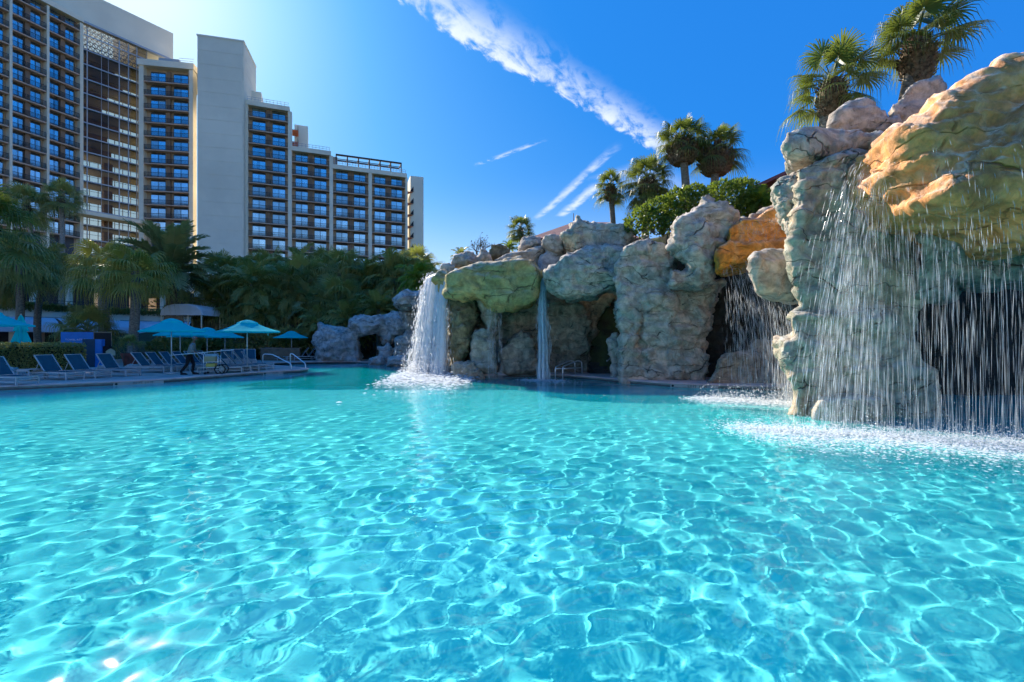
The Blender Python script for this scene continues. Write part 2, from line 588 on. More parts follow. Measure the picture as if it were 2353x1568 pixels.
def rock(name, label, prims, mat, h=.09, amp=.09, seed=1, groove=.05, cell=1.0, k=.25, cat='rock', group=None, zmin=-.6, rug=1.0, shear=1.0):
    """prims: ('p', outline px, Y, half depth, rounding[, 's']) and ('e', px, py, Y, rx px, rz px, ry m[, 's'])"""
    P_ = []
    lo = np.array([1e9] * 3)
    hi = -lo
    for pr in prims:
        sub = pr[-1] == 's'
        if pr[0] == 'p':
            _, outl, Y, hd, rd = pr[:5]
            pts = [P(x, y, Y - hd * .45) for x, y in outl]
            poly = [(p.x, p.z) for p in pts]
            xs = [p[0] for p in poly]
            zs = [p[1] for p in poly]
            b0, b1 = np.array([min(xs), Y - hd, min(zs)]), np.array([max(xs), Y + hd, max(zs)])
            sl = shear * sum(xs) / len(xs) / (Y - hd * .45)      # the outline recedes straight back from where it is seen
            b0[0] -= abs(sl) * hd * 1.5
            b1[0] += abs(sl) * hd * 1.5
            P_.append(('p', poly, Y, hd, rd, sl, sub))
        else:
            _, px, py, Y, rx, rz, ry = pr[:7]
            c = P(px, py, Y)
            r = np.array([rx / F * Y, ry, rz / F * Y])
            b0, b1 = np.array(c) - r, np.array(c) + r
            P_.append(('e', np.array(c), r, sub))
        if not sub:
            lo = np.minimum(lo, b0)
            hi = np.maximum(hi, b1)
    lo -= 4 * h + amp
    hi += 4 * h + amp
    lo[2] = max(lo[2], zmin)
    n = np.ceil((hi - lo) / h).astype(int) + 1
    gx, gy, gz = np.meshgrid(*[lo[i] + h * np.arange(n[i]) for i in range(3)], indexing='ij')
    D_ = None
    # slow wobble of the sampling points keeps outlines from looking cut out
    sh = gx.shape
    cn = np.ceil((hi - lo) / .55).astype(int) + 2
    cg = np.stack(np.meshgrid(*[np.arange(c) for c in cn], indexing='ij'), -1).reshape(-1, 3) * 1.0
    w3 = [vnoise(cg * .9 + seed * 7.1, seed + 40 + i).reshape(cn) for i in range(3)]

    def samp(w):
        out = w
        for ax in range(3):
            t = np.arange(n[ax]) * h / .55
            i0 = np.minimum(t.astype(int), cn[ax] - 2)
            f = (t - i0).reshape([-1 if a == ax else 1 for a in range(3)])
            out = np.take(out, i0, ax) * (1 - f) + np.take(out, i0 + 1, ax) * f
        return out
    W = [samp(w) * amp * 1.1 for w in w3]
    X, Yg, Z = gx + W[0], gy + W[1], gz + W[2]
    for q in P_:
        if q[0] == 'p':
            _, poly, Y, hd, rd, sl, sub = q
            # depth varies over the outline so faces are not flat
            base2 = np.empty(sh)
            zz2 = gz[:, 0, :] + W[2][:, sh[1] // 2, :]
            xx2 = gx[:, 0, :] + W[0][:, sh[1] // 2, :]
            for jy in range(sh[1]):
                base2[:, jy] = poly_sdf(xx2 - sl * (gy[0, jy, 0] - (Y - hd * .45)), zz2, poly)
            wx = base2 + rd
            wy = np.abs(Yg - Y) - hd + rd
            d = np.minimum(np.maximum(wx, wy), 0) + np.sqrt(np.maximum(wx, 0) ** 2 + np.maximum(wy, 0) ** 2) - rd
        else:
            _, c, r, sub = q
            k0 = np.sqrt(((X - c[0]) / r[0]) ** 2 + ((Yg - c[1]) / r[1]) ** 2 + ((Z - c[2]) / r[2]) ** 2)
            d = (k0 - 1) * r.min()
        if D_ is None:
            D_ = d
        elif sub:
            D_ = -smin(-D_, d, k)
        else:
            D_ = smin(D_, d, k)
    if lo[2] <= zmin + 1e-6:
        D_[:, :, 0] = np.maximum(D_[:, :, 0], .01)
    v, q = surface_nets(D_, lo, h)
    me = raw_mesh(name, v, q)
    nr = np.zeros(len(v) * 3, np.float32)
    me.vertices.foreach_get('normal', nr)
    nr = nr.reshape(-1, 3)
    wv = v + .20 * np.stack([vnoise(v / .6, seed + 31 + i) for i in range(3)], 1)
    bl = np.abs(vnoise(wv / .95, seed + 2)) * 1.1 + np.abs(vnoise(wv / .38, seed + 5)) * .5
    dv = amp * (.85 * (bl - .6) + .35 * fbm(v / .8, seed, 2) + .26 * fbm(v / .16, seed + 9, 2))
    # broken blocks: every cell stands proud or back and is tilted a little
    for sc_, a_, sd_ in ((np.array([1.1, 1.1, .62]) * cell, 1.0, 0), (np.array([.42, .42, .26]) * cell, .42, 13)):
        f1, f2, off, cid = worley(wv / sc_, seed + sd_)
        soft = np.clip((f2 - f1) / .10, 0, 1)
        dv += amp * rug * a_ * soft * ((cid[:, 3] - .5) * .9 + (off * (cid[:, :3] - .5)).sum(1) * 2.0)
        if groove:
            msk = np.clip(vnoise(v / 1.1, seed + 55 + sd_) * 2.2 + .25, 0, 1)
            dv -= groove * a_ * msk * np.exp(-(((f2 - f1) * sc_[2]) / (.55 * h)) ** 2)
    # bedding ledges
    for per, w_, sd_ in ((.62, 1.0, 0), (.21, .45, 4)):
        zz = (v[:, 2] + .22 * vnoise(v / 1.5, seed + 71 + sd_) + .05 * vnoise(v / .3, seed + 72 + sd_)) / (per * cell)
        fr = zz - np.floor(zz)
        lay = _hash(np.floor(zz).astype(np.int64), np.floor(v[:, 0] / 1.7 + vnoise(v / 1.1, seed + 5)).astype(np.int64), np.floor(v[:, 1] / 1.7).astype(np.int64), seed + sd_).astype(np.float64) / 4294967295.0
        dv += amp * rug * w_ * np.clip(vnoise(v / 1.3, seed + 77 + sd_) * 1.4 + .5, 0, 1) * ((np.minimum(fr / .86, (1 - fr) / .14) - .5) * .8 + (lay - .5) * .7)
    v = v + nr * dv[:, None]
    base = np.array([(lo[0] + hi[0]) / 2, (lo[1] + hi[1]) / 2, max(v[:, 2].min(), 0)])
    me.vertices.foreach_set('co', (v - base).astype(np.float32).ravel())
    me.update()
    o = link(name, me, mat, None, True, tuple(base))
    return tag(o, label, cat, group)
# ---------------------------------------------------------------- pool: water, basin, coping, decks
POOL = [(-30, 8), (-26, 11), (-22, 14.2), (-18.1, 17.0), (-16.4, 18.4), (-14.9, 19.9), (-13.9, 22.6), (-13.0, 24.9), (-12.25, 26.0),
        (-11.75, 27.0), (-11.9, 28.0), (-12.7, 28.9), (-14.5, 30.6), (-16.4, 32.4), (-17.7, 34.2), (-17.4, 35.6), (-16.2, 36.6), (-14.0, 37.2),
        (-11.8, 37.3), (-9.5, 36.2), (-7.6, 33.5), (-6.2, 29.5), (-5.0, 26.3), (-3.6, 24.2), (-1.7, 22.9), (.2, 23.3), (1.9, 23.2), (3.4, 21.8),
        (5.6, 18.8), (7.6, 17.6), (9.8, 17.0), (13, 16.8), (18, 17), (26, 16), (32, 8), (30, -8), (10, -14), (-16, -12), (-30, -4)]


def smooth_closed(pts, n=5):
    out = []
    m = len(pts)
    for i in range(m):
        p0, p1, p2, p3 = [Vector(pts[(i + k - 1) % m]) for k in range(4)]
        for j in range(n):
            t = j / n
            q = .5 * ((2 * p1) + (p2 - p0) * t + (2 * p0 - 5 * p1 + 4 * p2 - p3) * t * t + (3 * p1 - p0 - 3 * p2 + p3) * t ** 3)
            out.append((q.x, q.y))
    return out


POOLS = smooth_closed(POOL)

# waves: a sum of many short wave trains
NW = 80
w_rng = np.random.default_rng(3)
w_lam = np.exp(w_rng.uniform(np.log(.125), np.log(.44), NW))
w_k = 2 * np.pi / w_lam
w_th = w_rng.normal(-.75, .85, NW)
w_ph = w_rng.uniform(0, 6.283, NW)
w_lam[:8] = np.linspace(1.1, 2.9, 8)
w_k = 2 * np.pi / w_lam
w_a = 1.08 * math.sqrt(2 / NW) / w_k ** 2 * (w_lam / .35) ** -.25
w_a[:8] = .019 / w_k[:8] / 2


def wave(X, Y, sp=None):
    Z = np.zeros_like(X)
    for i in range(NW):
        f = 1.0 if sp is None else np.clip((w_lam[i] / sp - 2.5) / 3.5, 0, 1)
        Z += w_a[i] * f * np.sin(w_k[i] * (X * math.cos(w_th[i]) + Y * math.sin(w_th[i])) + w_ph[i])
    # calmer / livelier patches
    return Z * (1 + .25 * np.sin(X * .31 + 1.3) * np.sin(Y * .27 + .4))


def water_mat():
    m = bpy.data.materials.new('pool_water')
    m.use_nodes = True
    t = m.node_tree
    g = G(t)
    b = t.nodes['Principled BSDF']
    b.inputs['Transmission Weight'].default_value = 1
    b.inputs['Roughness'].default_value = 0.0
    b.inputs['IOR'].default_value = 1.33
    b.inputs['Coat Weight'].default_value = .3
    b.inputs['Coat Roughness'].default_value = .055
    b.inputs['Coat IOR'].default_value = 1.33
    b.inputs['Specular IOR Level'].default_value = .25
    b.inputs['Base Color'].default_value = (.48, .985, 1, 1)
    tc = g.n('TexCoord').outputs['Object']
    d = g.n('VectorMath', {0: tc}, operation='LENGTH').outputs['Value']
    n = g.noise(g.vmul(tc, (2.2, 3.2, 1)), 1.6, 4, .6)
    bp = g.n('Bump', {'Strength': g.m('MULTIPLY', g.step(d, 9, 22), .55), 'Distance': .03, 'Height': n})
    g.set(b.inputs['Normal'], bp.outputs[0])
    # even turquoise diffuse added to lift dark floor patches, like light scattered in water
    df = g.n('BsdfDiffuse', {'Color': (.0, .60, .63)})
    mx = g.n('MixShader', {0: .17, 1: b.outputs[0], 2: df.outputs[0]})
    t.links.new(mx.outputs[0], t.nodes['Material Output'].inputs[0])
    return m


def build_water():
    yy = np.arange(.4, 8, .036)
    while yy[-1] < 39:
        yy = np.append(yy, yy[-1] + .036 * (yy[-1] / 8) ** 1.25)
    NX = 720
    u = np.linspace(-1, 1, NX)
    Y = np.repeat(yy[:, None], NX, 1)
    X = u[None] * (1.2 * Y + 2.6)
    sp = np.maximum((1.2 * Y + 2.6) * 2 / NX, np.gradient(yy)[:, None])
    Z = wave(X, Y, sp)
    v = np.stack([X, Y, Z], -1).reshape(-1, 3)
    idx = np.arange(v.shape[0]).reshape(len(yy), NX)
    q = np.stack([idx[:-1, :-1], idx[:-1, 1:], idx[1:, 1:], idx[1:, :-1]], -1).reshape(-1, 4)
    # coarse remainder of the pool round the fine sheet
    extra_v, extra_q = [], []
    b = len(v)
    left, right, near = idx[:, 0], idx[:, -1], idx[0, :]
    for arr, sx in ((left, -34), (right, 34)):
        e = np.stack([np.full(len(arr), sx), yy, np.zeros(len(arr))], 1)
        eb = b + sum(len(x) for x in extra_v)
        ei = eb + np.arange(len(arr))
        extra_v.append(e)
        qq = np.stack([arr[:-1], arr[1:], ei[1:], ei[:-1]], 1)
        extra_q.append(qq if sx < 0 else qq[:, ::-1])
    eb = b + sum(len(x) for x in extra_v)
    rows = [near]
    xs = v[near, 0]
    full = np.array([[-34, .4, 0], [34, .4, 0], [34, -15, 0], [-34, -15, 0]], float)
    extra_v.append(np.concatenate([np.stack([xs, np.full(NX, -2.0), np.zeros(NX)], 1)]))
    ei = eb + np.arange(NX)
    extra_q.append(np.stack([ei[:-1], ei[1:], near[1:], near[:-1]], 1))
    eb2 = eb + NX
    extra_v.append(np.array([[-34, yy[0], 0], [34, yy[0], 0], [34, -2.0, 0], [-34, -2.0, 0], [-34, -15, 0], [34, -15, 0]], float))
    extra_q.append(np.array([[eb2 + 3, ei[0], near[0], eb2 + 0], [ei[-1], eb2 + 2, eb2 + 1, near[-1]], [eb2 + 4, eb2 + 5, eb2 + 2, eb2 + 3]]))
    v = np.concatenate([v] + extra_v)
    q = np.concatenate([q] + extra_q)
    o = link('pool_water', raw_mesh('pool_water', v, q), water_mat(), None, True)
    o.cycles.is_caustics_caster = True
    tag(o, 'rippling clear turquoise pool water with light playing on the floor', kind='structure')


build_water()

plaster = principled('pool_plaster', (.31, .92, .90), .9, .05, .7, 0, spec=.05, c2=(.37, .96, .95))
m = MB()
m.add([(-40, -20, -1.15), (40, -20, -1.15), (40, 45, -1.25), (-40, 45, -1.25)], [(0, 1, 2, 3)])
o = tag(m.build('pool_floor', plaster), 'pale aqua plaster floor of the pool', kind='structure')
o.cycles.is_caustics_receiver = True

tile_dark = principled('waterline_tile', (.035, .06, .065), .35, .35, 9, spec=.5)
band_mat = principled('pool_band', (.20, .26, .23), .8, .25, 2.5, .004, 30)
coping_mat = principled('coping', (.62, .45, .41), .8, .15, 2.0, .004, 40)
deck_mat = principled('deck_concrete', (.42, .36, .33), .85, .15, 1.2, .004, 30)


def offset_path(pts, d):
    n = len(pts)
    out = []
    for i in range(n):
        a, b = Vector(pts[i - 1]), Vector(pts[(i + 1) % n])
        t = (b - a).normalized()
        out.append((pts[i][0] - t.y * d, pts[i][1] + t.x * d))
    return out


AREA = sum(POOLS[i][0] * POOLS[(i + 1) % len(POOLS)][1] - POOLS[(i + 1) % len(POOLS)][0] * POOLS[i][1] for i in range(len(POOLS)))
OUT = 1 if AREA < 0 else -1          # side that is land


def sweep(name, prof, mat, label):
    rings = [(offset_path(POOLS, OUT * d), z) for d, z in prof]
    n = len(POOLS)
    v = [(x, y, z) for ring, z in rings for x, y in ring]
    f = []
    for i in range(len(rings) - 1):
        for k in range(n):
            k2 = (k + 1) % n
            q = (i * n + k, i * n + k2, (i + 1) * n + k2, (i + 1) * n + k)
            f.append(q if OUT > 0 else q[::-1])
    me = raw_mesh(name, v, f)
    o = link(name, me, mat, None, False)
    o.cycles.is_caustics_receiver = True
    return tag(o, label, kind='structure')


sweep('pool_wall', [(0, -1.3), (0, -.05)], plaster, 'plaster side wall of the pool under the water')
sweep('waterline_tiles', [(0, -.05), (0, .055)], tile_dark, 'dark tile band along the pool waterline')
sweep('pool_band', [(0, .055), (-.012, .058), (-.012, .105)], band_mat, 'grey green concrete band under the coping')
sweep('pool_coping', [(-.012, .105), (-.045, .112), (-.055, .135), (-.04, .158), (.0, .168), (.36, .168), (.36, .10)], coping_mat, 'pink concrete coping round the pool edge')

# decks: left terrace and the narrow walk under the grotto
LEFT = [p for p in offset_path(POOLS, OUT * .3)]
i0 = 3
i1 = min(range(len(LEFT)), key=lambda i: (LEFT[i][0] + 11.8) ** 2 + (LEFT[i][1] - 37.5) ** 2)
poly = LEFT[:i1 + 1] + [(-9, 48), (-70, 60), (-70, 0), (-34, 2)]
m = MB().prism(poly, -.2, DECK)
tag(m.build('pool_deck', deck_mat), 'grey brown concrete pool deck under the loungers', kind='structure')
j0 = min(range(len(LEFT)), key=lambda i: (LEFT[i][0] + 1.7) ** 2 + (LEFT[i][1] - 22.9) ** 2)
j1 = min(range(len(LEFT)), key=lambda i: (LEFT[i][0] - 18) ** 2 + (LEFT[i][1] - 17) ** 2)
poly = LEFT[j0:j1 + 1] + [(20, 30), (-2, 30)]
m = MB().prism(poly, -.2, DECK - .004)
tag(m.build('grotto_walk', coping_mat), 'pink concrete walk between the pool and the grotto', kind='structure')

# ground: ring from the pool out to the horizon, then the planted mound behind the grotto
grass = principled('ground_grass', (.05, .075, .025), .95, .4, .6, .03, 8, c2=(.10, .10, .045))
big = [(math.cos(a) * 2500, 14 + math.sin(a) * 2500) for a in np.linspace(0, 2 * math.pi, 64, endpoint=False)]
inn = [(math.cos(a) * (32 if abs(math.cos(a)) > .5 else 34), 12 + math.sin(a) * 27) for a in np.linspace(0, 2 * math.pi, 64, endpoint=False)]
v = [(x, y, .10) for x, y in inn] + [(x, y, .10) for x, y in big]
f = [(i, 64 + i, 64 + (i + 1) % 64, (i + 1) % 64) for i in range(64)]
tag(link('ground', raw_mesh('ground', v, f), grass), 'green ground reaching to the horizon', kind='structure')


def mound_h(x, y):
    s = lambda a, b, t: np.clip((t - a) / (b - a), 0, 1) ** 2 * (3 - 2 * np.clip((t - a) / (b - a), 0, 1))
    # front edge of the mound follows the back of the rocks
    front = np.interp(x, [-8, -4, 0, 4, 8, 12, 20, 30], [30, 26.5, 25.2, 24.2, 22, 20.6, 19.5, 19])
    hgt = np.interp(x, [-9, -4, -2, 2, 6, 12, 30], [.2, .4, 3.6, 6.0, 6.9, 7.6, 7.6])
    return .12 + hgt * s(0, 2.2, y - front) * (1 - s(60, 90, y)) * s(-6.5, -2.5, x)


gx, gy = np.meshgrid(np.linspace(-11, 60, 110), np.linspace(19, 92, 110))
z = mound_h(gx, gy) + .12 * vnoise(np.stack([gx.ravel(), gy.ravel(), 0 * gx.ravel()], 1) * .7, 4).reshape(gx.shape)
z = np.where(mound_h(gx, gy) < .3, -.4, z)
v = np.stack([gx, gy, z], -1).reshape(-1, 3)
idx = np.arange(len(v)).reshape(gx.shape)
q = np.stack([idx[:-1, :-1], idx[:-1, 1:], idx[1:, 1:], idx[1:, :-1]], -1).reshape(-1, 4)
soil = principled('soil', (.07, .055, .035), .95, .4, 1.2, .05, 6, c2=(.07, .085, .03))
tag(link('planted_mound', raw_mesh('planted_mound', v, q), soil, None, True), 'planted earth mound behind the grotto rocks', kind='structure')


def slope_h(x, y):
    t = np.clip((y - 40) / 22, 0, 1)
    return .1 + 3.2 * t * t * (3 - 2 * t) * np.clip((x + 62) / 14, 0, 1)


gx, gy = np.meshgrid(np.linspace(-64, 6, 60), np.linspace(39, 92, 50))
z = slope_h(gx, gy) + .15 * vnoise(np.stack([gx.ravel(), gy.ravel(), 0 * gx.ravel()], 1) * .5, 6).reshape(gx.shape)
v = np.stack([gx, gy, z], -1).reshape(-1, 3)
idx = np.arange(len(v)).reshape(gx.shape)
q = np.stack([idx[:-1, :-1], idx[:-1, 1:], idx[1:, 1:], idx[1:, :-1]], -1).reshape(-1, 4)
tag(link('garden_slope', raw_mesh('garden_slope', v, q), soil, None, True), 'planted garden slope below the hotel', kind='structure')
# ---------------------------------------------------------------- rocks
GREY = rock_mat('rock_grey', (.60, .49, .39), (.46, .40, .34), (.32, .34, .33), cf=.4, df=.5)
BLUE = rock_mat('rock_blue_grey', (.54, .50, .46), (.40, .39, .37), (.62, .58, .54), cf=.4, df=.5, scale=.8)
TEAL = rock_mat('rock_teal', (.64, .49, .37), (.46, .42, .33), (.20, .33, .33), D=(.05, .042, .035), cf=.5, df=.55)
TEALW = rock_mat('rock_teal_wet', (.42, .36, .27), (.24, .29, .22), (.44, .38, .30), cf=.5, df=.4, wet=.45)
GREEN = rock_mat('rock_green', (.58, .37, .13), (.42, .37, .14), (.30, .34, .17), D=(.10, .08, .03), cf=.5, df=.3, scale=.8)
WALL = rock_mat('rock_wall', (.48, .35, .24), (.34, .30, .22), (.15, .12, .09), cf=.55, df=.5, topf=.2)
BROWN = rock_mat('rock_brown', (.32, .25, .13), (.20, .17, .09), (.10, .08, .05), cf=.5, df=.5, topf=.3)
TAN = rock_mat('rock_tan', (.60, .47, .33), (.46, .38, .28), (.48, .30, .15), cf=.4, df=.45)
YELLOW = rock_mat('rock_yellow', (.84, .33, .10), (.72, .30, .085), (.86, .50, .27), D=(.32, .11, .02), cf=.65, df=.5, scale=.7, dim=.95, top=(.84, .62, .42), topf=.95, wet=.4, rough=.7, bumpd=.06)  # pale top tone paints the cream of sunlit upward faces into the colour
ORANGE = rock_mat('rock_orange', (.82, .30, .03), (.68, .25, .04), (.76, .44, .17), D=(.28, .10, .02), cf=.5, df=.3, top=(.60, .40, .24), topf=.6, wet=.4, rough=.6)
PILLAR = rock_mat('rock_pillar', (.68, .49, .32), (.46, .40, .28), (.22, .31, .27), D=(.06, .05, .035), cf=.45, df=.5, wet=.4)
CAVE_SHADE = rock_mat('rock_cave_shade', (.06, .06, .055), (.035, .04, .035), (.025, .025, .02), cf=.5, df=.4, topf=0)  # near-black tone puts the shade of the caves into the rock colour

# --- left bank
rock('arch_rock', 'grey white rock with a cave arch behind the pool, left of the white waterfall',
     [('p', [(715, 785), (727, 763), (739, 747), (774, 746), (796, 751), (806, 736), (813, 729), (872, 719), (894, 721), (917, 718), (936, 724), (934, 749), (931, 761),
             (907, 776), (902, 798), (880, 795), (875, 773), (855, 763), (835, 764), (823, 776), (827, 798), (833, 842), (725, 842), (722, 798)], 38.6, 1.3, .7),
      ('e', 765, 790, 37.6, 38, 40, .9), ('e', 845, 745, 37.6, 40, 20, .8), ('e', 915, 748, 37.2, 22, 26, .9)], BLUE, .14, .22, 1, .06, 1.2)
rock('boulder', 'blue grey boulder jutting out high beside the white waterfall',
     [('p', [(904, 687), (912, 672), (939, 669), (980, 667), (980, 702), (958, 715), (921, 712)], 34.5, 1.6, .7), ('e', 930, 690, 33.4, 26, 18, .8)], BLUE, .13, .16, 2, .05)
rock('rock_wall', 'grey rock wall below the high boulder, behind the white waterfall',
     [('p', [(915, 712), (985, 700), (990, 845), (898, 845), (909, 776), (931, 761)], 35.6, .8, .4)], GREY, .14, .16, 3, .06)
rock('boulder', 'small upright grey boulder in front of the cave arch',
     [('p', [(869, 795), (880, 800), (892, 788), (902, 800), (899, 836), (873, 836)], 36.8, .5, .3)], BLUE, .1, .1, 4, .03)
rock('boulder', 'flat pale boulder at the pool edge below the cave arch, the left one',
     [('p', [(843, 842), (848, 821), (880, 819), (889, 842)], 35.6, .8, .4)], BLUE, .1, .12, 5, .03)
rock('boulder', 'long pale boulder at the pool edge below the cave arch, the right one',
     [('p', [(887, 842), (892, 820), (920, 817), (941, 817), (948, 845)], 33.5, .9, .4)], BLUE, .1, .12, 6, .03)
rock('boulder', 'teal grey boulder standing in the water left of the white waterfall foot',
     [('p', [(930, 858), (934, 827), (941, 800), (955, 798), (965, 858)], 28.2, .7, .35)], TEAL, .1, .12, 7, .03)
rock('garden_rock', 'low white rock behind the leftmost lounger, before the hedge',
     [('p', [(-20, 885), (-10, 855), (15, 844), (35, 848), (52, 860), (60, 884)], 21.6, .8, .4)], BLUE, .1, .12, 8, .03)

# --- grotto, left half
rock('overhang_slab', 'big mossy green overhanging slab at the head of the white waterfall',
     [('p', [(1026, 635), (1053, 619), (1097, 609), (1143, 603), (1199, 597), (1220, 600), (1237, 615), (1245, 635), (1240, 668), (1230, 695), (1202, 706), (1179, 717), (1149, 714),
             (1120, 703), (1094, 688), (1082, 694), (1044, 694), (1023, 685), (1019, 662)], 23.2, 1.7, .45),
      ('p', [(996, 645), (1004, 629), (1032, 624), (1040, 655), (1024, 684), (1005, 676)], 24.2, .9, .3),
      ('e', 1140, 655, 21.9, 85, 34, .5), ('e', 1150, 697, 22.4, 40, 24, .7)], GREEN, .095, .11, 9, .05, 1.3)
rock('rock_leg', 'dark brown rock leg under the green slab beside the white waterfall',
     [('p', [(1026, 680), (1092, 680), (1100, 712), (1104, 740), (1095, 752), (1080, 790), (1068, 835), (1068, 860), (1030, 860), (1030, 780)], 24.0, .8, .35),
      ('e', 1060, 770, 23.3, 28, 60, .5)], BROWN, .1, .16, 10, .05)
rock('rock_leg', 'slim pale drip-stained rock rib under the middle of the green slab',
     [('p', [(1092, 680), (1145, 690), (1146, 740), (1130, 760), (1112, 750), (1106, 720)], 23.6, .6, .3)], TEALW, .1, .1, 11, .02)
rock('boulder', 'tall upright boulder with rounded top under the green slab',
     [('p', [(1075, 862), (1083, 800), (1080, 770), (1090, 757), (1115, 753), (1130, 760), (1137, 790), (1147, 866), (1100, 866)], 23.0, .6, .35)], TEALW, .09, .1, 12, .03)
rock('boulder', 'sunlit tan boulder with dark clefts at the waterline, right of the white waterfall',
     [('p', [(1036, 840), (1050, 831), (1066, 830), (1083, 832), (1095, 842), (1110, 850), (1114, 876), (1085, 880), (1045, 878), (1034, 870)], 22.6, .65, .3)], TAN, .07, .10, 13, .05, .6)
rock('boulder', 'wet white boulder in the foot of the white waterfall',
     [('p', [(985, 872), (1000, 835), (1020, 824), (1036, 826), (1042, 872)], 24.4, .8, .35)], TAN, .1, .12, 14, .04, .8)
rock('boulder', 'broad triangular boulder against the grotto back wall',
     [('p', [(1141, 805), (1165, 785), (1180, 768), (1197, 755), (1215, 762), (1232, 790), (1245, 862), (1150, 862)], 23.6, .7, .35)], WALL, .09, .1, 15, .03)
rock('grotto_wall', 'shaded teal brown back wall of the grotto behind the thin waterfall',
     [('p', [(1060, 660), (1440, 640), (1440, 880), (1060, 880)], 25.4, .9, .3), ('e', 1320, 760, 24.4, 40, 85, .7), ('e', 1275, 745, 24.5, 30, 60, .6),
      ('p', [(1352, 890), (1358, 800), (1375, 735), (1405, 692), (1440, 700), (1440, 890)], 24.6, 2.6, .2, 's')], WALL, .11, .15, 16, .05)
rock('cave_wall', 'inner wall of the stair cave, coloured black as shade',
     [('p', [(1340, 660), (1460, 660), (1460, 890), (1340, 890)], 28.2, .6, .2)], CAVE_SHADE, .16, .1, 17, 0)
rock('overhang_slab', 'pale teal overhanging slab right of the thin blue waterfall',
     [('p', [(1252, 624), (1261, 609), (1293, 597), (1322, 577), (1346, 568), (1395, 568), (1436, 574), (1448, 591), (1445, 624), (1439, 662), (1395, 665), (1366, 682),
             (1307, 690), (1264, 665), (1252, 647)], 22.3, 1.7, .5), ('e', 1350, 625, 20.9, 75, 38, .5)], TEAL, .095, .15, 18, .05, 1.1)
rock('summit_rock', 'peaked teal stained rock crowning the pale overhang, below the twin palms',
     [('p', [(1293, 548), (1316, 512), (1328, 501), (1349, 512), (1381, 514), (1436, 515), (1447, 526), (1455, 548), (1460, 600), (1366, 600), (1302, 562)], 23.2, 1.4, .4)], TEAL, .1, .16, 19, .06, .9)
rock('top_rock', 'green cone-shaped rock at the upper left end of the green slab',
     [('p', [(1013, 618), (1016, 602), (1032, 600), (1044, 612), (1044, 632), (1028, 634)], 24.6, .5, .2)], TEAL, .08, .07, 20, .02)
rock('top_rock', 'grey rounded rock pair on the green slab, second from the left',
     [('p', [(1041, 612), (1042, 590), (1056, 585), (1077, 578), (1089, 584), (1092, 612)], 25.0, .7, .3), ('e', 1075, 600, 24.6, 18, 12, .5)], GREY, .09, .1, 21, .04, .7)
rock('top_rock', 'dark grey rounded cone rock in the row on the green slab',
     [('p', [(1088, 610), (1094, 588), (1102, 575), (1110, 572), (1122, 578), (1138, 610)], 25.3, .8, .35)], GREY, .09, .1, 22, .04, .8)
rock('top_rock', 'brown rock behind the row of rocks on the green slab',
     [('p', [(1115, 600), (1122, 573), (1142, 559), (1164, 563), (1172, 572), (1182, 600)], 26.6, .8, .35)], BROWN, .1, .1, 23, .05, .8)
rock('top_rock', 'long flat tan slab resting on the green slab',
     [('p', [(1133, 600), (1161, 583), (1211, 572), (1248, 566), (1256, 612), (1232, 616), (1138, 612)], 24.8, .9, .3)], TAN, .09, .09, 24, .03)
rock('top_rock', 'grey lumpy rock on the flat tan slab, under the tiled roof',
     [('p', [(1195, 580), (1197, 553), (1212, 547), (1242, 547), (1250, 580)], 25.4, .7, .3), ('e', 1225, 562, 24.8, 18, 10, .4)], GREY, .09, .1, 25, .05, .6)
rock('top_rock', 'pale knob rock leaning on the peaked teal rock',
     [('p', [(1243, 552), (1253, 541), (1267, 538), (1292, 541), (1296, 590), (1273, 586), (1257, 578), (1244, 566)], 23.9, .8, .3)], GREY, .09, .1, 26, .04, .7)
rock('chute_rock', 'shaded pale rock chute above the thin blue waterfall',
     [('p', [(1238, 590), (1262, 575), (1300, 560), (1310, 610), (1262, 625), (1250, 640), (1238, 625)], 24.2, .8, .3)], BLUE, .1, .08, 27, .02)

# --- grotto, middle
rock('rock_column', 'massive teal grey rock column right of the stair cave',
     [('p', [(1412, 610), (1436, 566), (1462, 552), (1500, 556), (1548, 566), (1552, 660), (1620, 648), (1660, 640), (1645, 690), (1632, 720), (1633, 745), (1618, 785),
             (1623, 850), (1622, 890), (1430, 890), (1422, 800), (1430, 770), (1412, 740), (1415, 700)], 21.2, 1.5, .4),
      ('e', 1513, 686, 19.9, 52, 32, .6), ('e', 1560, 760, 20.0, 60, 45, .5), ('e', 1450, 760, 20.1, 26, 80, .4), ('e', 1580, 838, 20.0, 45, 40, .5), ('e', 1485, 620, 20.3, 46, 50, .5),
      ('e', 1481, 770, 19.4, 6, 50, .7, 's')], TEAL, .085, .15, 28, .06, 1.0)
rock('boulder', 'small upright block at the mouth of the stair cave',
     [('p', [(1399, 782), (1405, 764), (1420, 762), (1429, 775), (1428, 815), (1426, 875), (1405, 875), (1400, 812)], 21.4, .45, .2)], TEAL, .08, .08, 29, .03)
rock('snout_rock', 'pitted grey white rock with a blunt nose left of the orange ledge',
     [('p', [(1543, 518), (1553, 503), (1601, 483), (1609, 459), (1625, 453), (1645, 471), (1673, 473), (1689, 483), (1693, 515), (1680, 540), (1668, 575), (1655, 600), (1641, 630),
             (1613, 647), (1581, 639), (1573, 600), (1560, 590), (1545, 575)], 19.2, 1.3, .4), ('e', 1610, 560, 18.0, 38, 60, .5), ('e', 1648, 500, 18.3, 38, 26, .5),
      ('p', [(1541, 622), (1625, 636), (1645, 648), (1600, 660), (1545, 660)], 19.4, 1.2, .2)], GREY, .075, .14, 30, .06, .8)
